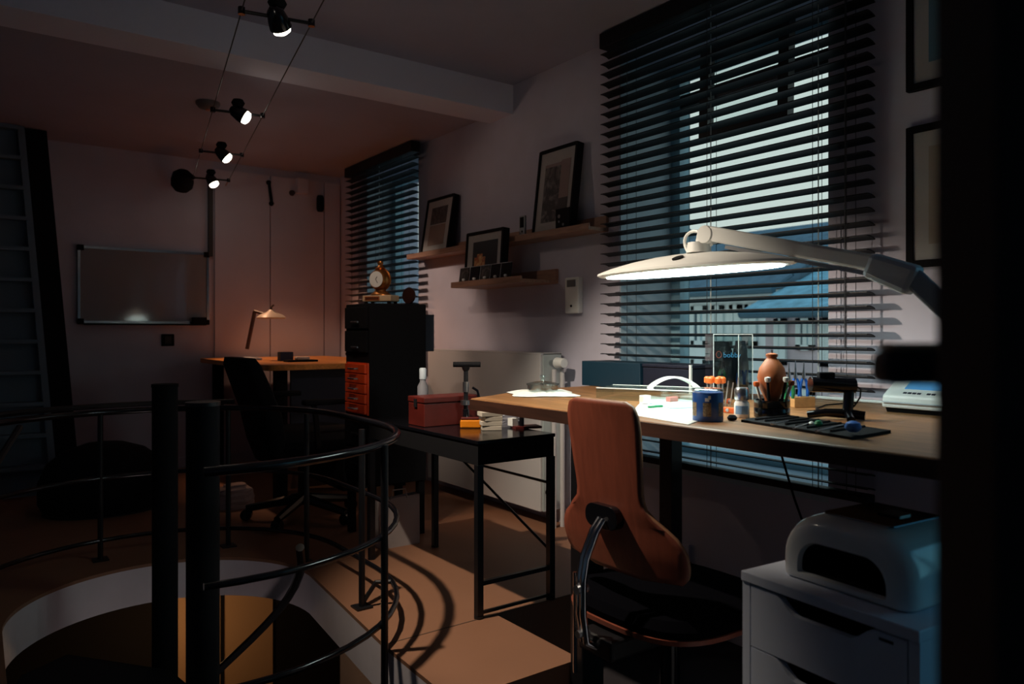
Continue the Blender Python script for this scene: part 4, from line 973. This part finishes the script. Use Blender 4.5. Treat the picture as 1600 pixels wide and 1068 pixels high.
pframe(fy(698, 385), fy(656, 393), Z1+.001, .335, XF, math.radians(9), 'black framed print with photo above tan text, nearest the far blind', [(.18, .82, .52, .86, dk2, 'photo'), (.18, .82, .10, .50, tan, 'text_block')], depth=.036)
pframe(fy(890, 347), fy(830, 358), Z1+.001, .415, XF, math.radians(7), 'largest black framed print on the upper ledge with a dark photo', [(.16, .62, .10, .80, dk1, 'photo'), (.62, .88, .38, .86, pinkp, 'side_panel'), (.62, .88, .24, .38, mat('print_grey', (.06, .055, .06), .7), 'caption'), (.16, .62, .80, .84, pinkp, 'title_strip')], depth=.04)
fire = mat('photo_night', (.006, .007, .012), .4)
fl_ = art('photo_flame', (.55, .14, .04), (1.0, .72, .32), 40, 1.0)
XF = 2.155
fr = pframe(fy(782, 425), fy(724, 440), Z2+.001, .268, XF, math.radians(4), 'black framed night photo of a flame on the lower ledge', [(.16, .88, .12, .84, fire, 'photo'), (.22, .54, .30, .50, fl_, 'flame'), (.30, .46, .50, .57, fl_, 'flame_tip'), (.16, .50, .25, .30, tan, 'glow_edge')], depth=.04)
# small black card stand before the large frame
XF = 2.25
o = thing('photo_card', (2.244, fy(890, 347), Z1), 'small black photo card standing in front of the largest frame', 'photo card')
yy = fy(880, 345)
G().box(2.241, 2.247, yy-.055, yy+.045, Z1+.001, Z1+.105).build('card', blackm, o, bevel=.001)
for dy_, dz_, r_ in ((.02, .07, .009), (.02, .045, .006), (-.01, .03, .007)): G().lathe([(0, 0), (r_, 0), (r_*.8, .002), (0, .0025)], (0, 0, 0), 14, M=Matrix.Rotation(-math.pi/2, 4, 'Y')).xf(T(2.241, yy+dy_, Z1+dz_)).build('pale_mark', mat('mark_grey', (.16, .16, .18), .5), o)
# silver handset at left of it
yy = atx(817, 358, 2.27).y
hs = thing('handset', (2.27, yy, Z1), 'slim silver handset with black screen on the upper ledge', 'handset')
G().box(2.262, 2.276, yy-.024, yy+.022, Z1+.001, Z1+.115, ).build('body', mat('silver_plastic', (.33, .34, .36), .35, .3), hs, bevel=.004)
G().box(2.260, 2.262, yy-.018, yy+.012, Z1+.055, Z1+.107).build('screen', blackm, hs)
G().cyl((2.2605, yy-.005, Z1+.035), (2.262, yy-.005, Z1+.035), .006, n=12).build('button', chrome, hs)
# row of small glass photo blocks on the lower ledge
XG = 2.140
for i in range(5):
    pxa = 718+i*16; q = atx(pxa, 432, XG)
    b_ = thing('glass_block', (XG, q.y, Z2), f'dark glass photo block with steel bead on the lower ledge, {["first", "second", "third", "fourth", "fifth"][i]} from the far end', 'photo block', 'dark glass blocks')
    Mg = T(XG, q.y-.045, Z2+.015) @ Matrix.Rotation(math.radians(8), 4, 'Y')
    G().box(-.006, 0, -.042, .042, 0, .072, Mg).build('block', dk2 if i in (0, 2) else blackg, b_, bevel=.001)
    G().box(-.0065, .0, .0415, .043, 0, .073, Mg).box(-.0065, 0, -.042, .042, .071, .073, Mg).build('glass_edge', greyp, b_)
    G().lathe([(0, 0), (.007, .002), (.0095, .008), (.007, .014), (0, .016)], (0, 0, 0), 14).xf(T(XG-.013, q.y-.06, Z2+.014)).build('steel_bead', white_g, b_, smooth=True)  # steel beads coloured gloss white to give their bright glint
# thermostat
ta, tb_ = atx(884, 434, 2.325), atx(905, 489, 2.325)
th = thing('wall_thermostat', (W, (ta.y+tb_.y)/2, tb_.z), 'white wall thermostat with grey display right of the ledges', 'thermostat')
G().box(2.318, W, tb_.y, ta.y, tb_.z, ta.z).build('casing', white_p, th, bevel=.006)
G().box(2.316, 2.318, tb_.y+.018, ta.y-.018, ta.z-.045, ta.z-.012).build('display', mat('lcd_grey', (.16, .17, .18), .3), th)
G().cyl((2.315, (ta.y+tb_.y)/2, tb_.z+.035), (2.318, (ta.y+tb_.y)/2, tb_.z+.035), .006, n=12).build('button', blackm, th)
# two frames right of the big blind
yb_ = atx(1414, 200, 2.325).y
for z0, h_, lab, m in ((1.905, .50, 'black framed picture high on the wall right of the large blind', mat('print_blue', (.10, .22, .30), .6)), (1.37, .425, 'black framed pale print right of the large blind, lower of the pair', mat('print_sand', (.40, .33, .27), .6))):
    pframe(yb_-.34, yb_, z0, h_, 2.328, 0, lab, [(.15, .85, .12, .88, m, 'print')], depth=.021, fw=.02)

# ------------------------------------------------------------------ back wall things
wb_ = thing('whiteboard', (1.0, YB, 1.23), 'glossy whiteboard with aluminium frame on the back wall', 'whiteboard')
wx0, wx1, wz0, wz1 = .59, 1.38, 1.232, 1.722
G().box(wx0+.01, wx1-.01, YB-.014, YB, wz0+.01, wz1-.01).build('board', mat('board_enamel', (.30, .28, .29), .07, spec=.9), wb_)
alu = mat('aluminium', (.5, .5, .52), .25, 1.0)
for b in ((wx0, wx1, wz1-.016, wz1), (wx0, wx1, wz0, wz0+.016)): G().box(b[0], b[1], YB-.02, YB, b[2], b[3]).build('frame_rail', alu, wb_)
for b in ((wx0, wx0+.014), (wx1-.014, wx1)): G().box(b[0], b[1], YB-.02, YB, wz0+.016, wz1-.016).build('frame_stile', alu, wb_)
for x in (wx0, wx1-.03):
    for z in (wz0-.006, wz1-.03): G().box(x-.004, x+.034, YB-.024, YB-.0, z, z+.036).build('corner_cap', blackm, wb_, bevel=.004)
G().box(wx0+.03, wx1-.03, YB-.07, YB-.02, wz0-.01, wz0).build('pen_tray', blackm, wb_)
er = G().box(wx1-.115, wx1-.025, YB-.065, YB-.022, wz0+.001, wz0+.045).build('board_eraser', blackm, loc=(wx1-.07, YB-.045, wz0+.001), bevel=.004); tag(er, 'black eraser on the whiteboard tray at its right end', 'eraser')
p = aty(263, 531, YB-.02); sw = thing('wall_switch', (p.x, YB, p.z), 'square black wall switch below the whiteboard', 'switch')
G().box(p.x-.04, p.x+.04, YB-.012, YB, p.z-.04, p.z+.04).build('plate', blackm, sw, bevel=.004); G().box(p.x-.02, p.x+.02, YB-.017, YB-.012, p.z-.025, p.z+.025).build('rocker', black, sw)
# panels of the right half of the back wall
pan = mat('panel_paint', (.64, .60, .70), .55, noise=.04, nscale=5)
xa, xb_, xc, xd = aty(334, 400, YB).x, aty(421, 400, YB).x, aty(505, 400, YB).x, 2.345
wbk = bpy.data.objects['wall_back']
for a, b in ((xa, xb_), (xb_, xc), (xc, xd)): G().box(a+.004, b-.004, YB-.018, YB, ZP+.07, 2.31).build('panel', pan, wbk)
p = aty(329, 300, YB-.02)
cd = G().box(p.x-.014, p.x+.014, YB-.03, YB, 1.70, 2.23).build('conduit', mat('conduit_grey', (.05, .045, .045), .6), loc=(p.x, YB, 1.70)); tag(cd, 'dark vertical cable conduit above the whiteboard edge', 'conduit')
p = aty(422, 285, YB-.03); hk = thing('door_closer', (p.x, YB-.018, p.z-.17), 'thin black hook bar high on the back wall panels', 'hook')
G().cyl((p.x-.008, YB-.03, p.z), (p.x+.012, YB-.03, p.z-.15), .011, n=10).build('bar', blackm, hk)
for dx, dz in ((-.008, 0), (.012, -.15)): G().lathe([(0, 0), (.018, 0), (.014, .02), (0, .022)], (0, 0, 0), 14, M=Matrix.Rotation(math.pi/2, 4, 'X')).xf(T(p.x+dx, YB-.018, p.z+dz)).build('mount', blackm, hk)
p = aty(457, 301, YB-.03); o = G().lathe([(0, 0), (.022, 0), (.018, .02), (.0, .024)], (0, 0, 0), 16, M=Matrix.Rotation(math.pi/2, 4, 'X')).xf(T(p.x, YB-.018, p.z)).build('wall_button', mat('dark_brown', (.03, .015, .012), .5), loc=(p.x, YB-.018, p.z)); tag(o, 'small dark round button on the back wall panel', 'button')
p = aty(500, 318, YB-.06); spk = thing('wall_speaker', (p.x, YB-.06, p.z-.06), 'small black rounded speaker near the far corner', 'speaker')
G().lathe([(0, -.062), (.02, -.06), (.027, -.04), (.027, .04), (.02, .06), (0, .062)], (p.x, YB-.065, p.z), 18).build('body', blackm, spk, smooth=True)
G().cyl((p.x+.01, YB-.05, p.z), (p.x+.01, YB-.018, p.z), .008, n=10).build('bracket', blackm, spk)
p = aty(468, 320, YB-.1); pbx = G().box(p.x+.0, p.x+.08, YB-.07, YB-.018, 2.20, 2.31).build('pipe_box', pan, loc=(p.x+.04, YB-.03, 2.20)); tag(pbx, 'small cream boxed pipe section at the ceiling by the far corner', 'pipe box')
# black round projector lamp below the ceiling
p = aty(285, 282, YB-.22); rsp = thing('ceiling_speaker', (p.x, p.y, ZC2), 'black round speaker mounted high on the back wall', 'speaker')
G().lathe([(0, -.075), (.04, -.07), (.066, -.04), (.07, 0), (.062, .045), (.03, .07), (0, .072)], (0, 0, 0), 22, M=Matrix.Rotation(.5, 4, 'X')).xf(T(p.x, p.y, p.z)).build('body', blackm, rsp, smooth=True)
G().cyl((p.x, p.y+.03, p.z), (p.x, YB, p.z), .012, n=10).build('stem', blackm, rsp)
p = atz(325, 166, ZC2-.02); sd = thing('smoke_detector', (p.x, p.y, ZC2), 'round smoke detector on the ceiling left of the cable lights', 'smoke detector')
G().lathe([(.06, 0), (.06, -.012), (.045, -.03), (.02, -.036), (0, -.036)], (p.x, p.y, ZC2), 24).build('body', mat('detector_plastic', (.14, .12, .12), .5), sd, smooth=True)
G().lathe([(.012, -.036), (.012, -.042), (0, -.043)], (p.x, p.y, ZC2), 12).build('indicator', mat('red_led', (.5, .15, .08), .4), sd)

# back desk with lamp, case, tray and office chair
ZB = 1.0
bd = thing('rear_desk', (1.75, 4.6, ZP), 'orange-lit wooden desk standing in the far corner', 'desk')
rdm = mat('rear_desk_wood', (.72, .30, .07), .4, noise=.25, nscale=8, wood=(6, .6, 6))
G().prism(rrect(1.30, 2.20, 3.95, 5.38, .05), ZB-.03, ZB).build('top', rdm, bd, bevel=.003)
for x in (1.40, 2.12):
    for y in (4.05, 5.28): G().box(x-.03, x+.03, y-.03, y+.03, ZP, ZB-.03).build('leg', blackm, bd)
G().box(1.45, 2.1, 4.02, 4.04, .55, ZB-.03).build('modesty_panel', navyd, bd)
G().box(1.78, 2.12, 4.08, 4.7, ZP, .88).build('pedestal', blackm, bd)
L0 = at(390, 552, 4.75); L0.z = ZB
fl2 = thing('task_lamp', L0, 'white folding task lamp on the rear desk', 'lamp')
G().lathe([(.075, 0), (.075, .012), (.03, .02), (0, .02)], L0, 22).build('base', greyp, fl2, smooth=True)
k1 = at(386, 545, 4.75); k2 = at(398, 486, 4.75); k3 = at(412, 490, 4.72); 
lampm = mat('lamp_bronze', (.10, .06, .05), .4)
G().tube([k1, k2], .012, 10).build('lower_arm', lampm, fl2); G().tube([k2, k3, at(424, 488, 4.7)], .010, 10).build('upper_arm', lampm, fl2)
G().lathe([(.085, -.006), (.09, 0), (.07, .018), (.03, .034), (.012, .05), (0, .05)], at(424, 496, 4.70), 24).build('shade', mat('shade_cream', (.75, .68, .58), .4), fl2, smooth=True)
G().tube([at(425, 488, 4.7), at(424, 480, 4.7), at(428, 476, 4.7)], .006, 8).build('hook', lampm, fl2)
q = at(446, 553, 4.6); q.z = ZB; o = G().box(q.x-.04, q.x+.04, q.y-.03, q.y+.03, ZB, ZB+.055).build('blue_case', mat('deep_blue', (.01, .05, .14), .4), loc=(q.x, q.y, ZB), bevel=.004); tag(o, 'small deep blue case on the rear desk', 'case')
q = at(470, 558, 4.45); q.z = ZB; o = thing('parts_tray', q, 'low dark tray with white scraps on the rear desk', 'tray')
G().box(q.x-.09, q.x+.09, q.y-.04, q.y+.04, ZB, ZB+.012).build('tray', blackm, o); G().box(q.x-.03, q.x+.05, q.y-.02, q.y+.03, ZB+.012, ZB+.03).build('scraps', paper, o, bevel=.006)

oc = thing('office_chair', (1.33, 3.60, ZP), 'black high-backed office chair turned to the rear desk', 'chair')
rings = []
for z, xo, w_, th_ in ((.56, .03, .17, .05), (.66, .0, .20, .055), (.80, -.03, .215, .055), (.92, -.075, .22, .05), (1.02, -.115, .215, .045), (1.055, -.125, .18, .035)):
    rings.append([(1.17+xo+x*1.0, 3.58+y, z) for x, y, _ in blob(0, 0, th_, w_, 0, 28, 3.2)])
loft('backrest', rings, blackm, oc)
loft('seat', [blob(1.38, 3.60, .22, .24, .60, 32), blob(1.38, 3.60, .25, .26, .63, 32), blob(1.38, 3.60, .25, .26, .67, 32), blob(1.38, 3.60, .21, .22, .70, 32)], blackm, oc)
G().box(1.18, 1.30, 3.54, 3.66, .57, .61).build('seat_bracket', black, oc)
for s in (-1, 1):
    G().tube([(1.33, 3.60+s*.27, .64), (1.31, 3.60+s*.29, .78), (1.30, 3.60+s*.29, .84)], .014, 8).build('arm_post', black, oc)
    G().box(1.25, 1.45, 3.60+s*.29-.03, 3.60+s*.29+.03, .84, .865).build('armrest', blackm, oc, bevel=.008)
G().cyl((1.36, 3.60, .33), (1.36, 3.60, .61), .028, n=14).build('gas_column', blackg, oc, smooth=True)
for k in range(5):
    a = math.radians(72*k+8); d = Vector((math.cos(a), math.sin(a), 0)); c0 = Vector((1.36, 3.60, .36)); c1 = c0+d*.27+Vector((0, 0, -.045))
    o = G().tube([c0, c1], [.026, .018], 8).build('base_arm', blackg, oc, smooth=True); n_ = Vector((-d.y, d.x, 0))
    G().cyl(c1+n_*.02-Vector((0, 0, .03)), c1-n_*.02-Vector((0, 0, .03)), .027, n=14).build('castor', blackg, o, smooth=True)
# crumpled bag by the chair, dark pouf at left
cb = crumple('white_bag', Vector((0, 0, 0)), .09, .07, .12, '', 9, T(1.16, 4.05, ZP)); cb.data.materials.clear(); cb.data.materials.append(mat('dim_paper', (.45, .36, .36), .7)); tag(cb, 'crumpled pale bag on the floor behind the office chair', 'bag')
pf = thing('lounge_seat', (.62, 4.45, ZP), 'dark rounded lounge seat behind the stair railing', 'seat')
prof = [(.27, 0), (.30, .06), (.30, .16), (.265, .25), (.19, .31), (.09, .345), (0, .35)]
G().lathe(prof, (.60, 4.40, ZP), 30, sy=.8).build('cushion', blackm, pf, smooth=True)
G().lathe([(.28, 0), (.28, .02), (0, .02)], (.60, 4.40, ZP+.0), 30, sy=.78).build('base', black, pf)

# ------------------------------------------------------------------ cable spotlights
DIRC = Vector((1.167-.8075, 4.33-2.364, 0)).normalized(); PER = Vector((DIRC.y, -DIRC.x, 0))
ZCB = 2.17
base = Vector((.8075, 2.364, ZCB)); half_w = .107
cab = thing('cable_track', base, 'pair of taut low-voltage cables running below the ceiling', 'cable')
endd = 2.96
for s in (-1, 1):
    G().cyl(base+PER*s*half_w-DIRC*4.5, base+PER*s*half_w+DIRC*endd, .0022, n=6).build('cable', black, cab)
    G().cyl(base+PER*s*half_w+DIRC*(endd-.14), base+PER*s*half_w+DIRC*endd, .005, n=8).build('turnbuckle', mat('copper', (.5, .2, .1), .35, 1.0), cab)
bulb = mat('lamp_glass', (.9, .9, .85), .3, emit=(1.0, .90, .74), es=9.0)
aims = [Vector((1.56, 3.16, 1.32)), Vector((2.35, 2.95, 1.35)), Vector((2.33, 4.0, 1.10)), Vector((1.90, 4.75, 1.0)), Vector((1.62, 1.90, .9))]
dist = [0, 1.15, 2.00, 2.78, -.29]; aside = [0, 0, 0, 0, -.13]
lb = ['nearest the camera', 'second along the cables', 'third along the cables', 'farthest, by the back wall', 'above the stair opening, out of the view']
for k in range(5):
    c = base+DIRC*dist[k]
    t = thing('cable_spotlight', c, f'small black spotlight clipped across the ceiling cables, {lb[k]}', 'spotlight', 'cable spotlights')
    G().cyl(c-PER*half_w, c+PER*half_w, .006, n=8).build('cross_bar', black, t)
    for s in (-1, 1): G().cyl(c+PER*s*half_w-Vector((0, 0, .01)), c+PER*s*half_w+Vector((0, 0, .012)), .011, n=12).build('cable_clamp', blackg, t)
    c = c+PER*aside[k]; d = (aims[k]-c).normalized()
    hd = c+d*.012
    G().lathe([(.012, -.05), (.026, -.035), (.034, .0), (.036, .022), (.030, .022), (.026, .0), (0, -.02)], (0, 0, 0), 20, M=d.to_track_quat('Z', 'Y').to_matrix().to_4x4()).xf(T(*(hd))).build('head', blackg, t, smooth=True)
    G().lathe([(0, .012), (.027, .012), (.030, .024), (.028, .036), (.015, .044), (0, .046)], (0, 0, 0), 20, M=d.to_track_quat('Z', 'Y').to_matrix().to_4x4()).xf(T(*(hd))).build('bulb', bulb, t, smooth=True)
    G().lathe([(.022, .03), (.03, .045), (.022, .06), (0, .062)], c+Vector((0, 0, 0)), 18).build('transformer', blackm, t, smooth=True)
    li = bpy.data.lights.new('spot_light', 'SPOT'); li.energy = P_SPOT[k]; li.color = (NEUT, NEUT, NEUT, WARM, KEYC)[k]; li.spot_size = math.radians((44, 100, 46, 78, 74)[k]); li.spot_blend = .55; li.shadow_soft_size = .02
    lo = bpy.data.objects.new('spot_light', li); COL.objects.link(lo); lo.parent = t
    lo.location = d*.07+PER*aside[k]; lo.rotation_euler = d.to_track_quat('-Z', 'Y').to_euler()
# ------------------------------------------------------------------ storey below, seen down the stair opening
li = bpy.data.lights.new('downstairs_light', 'POINT'); li.energy = P_BELOW; li.color = (1, .55, .25); li.shadow_soft_size = .12
lo = bpy.data.objects.new('downstairs_light', li); COL.objects.link(lo); lo.location = (1.15, 4.85, -.75)
li = bpy.data.lights.new('fascia_fill_light', 'POINT'); li.energy = 4; li.color = (1, .80, .76); li.shadow_soft_size = .08  # added fill without a fixture, brightens the stairwell fascia
lo = bpy.data.objects.new('fascia_fill_light', li); COL.objects.link(lo); lo.location = (.74, 2.66, -.55)
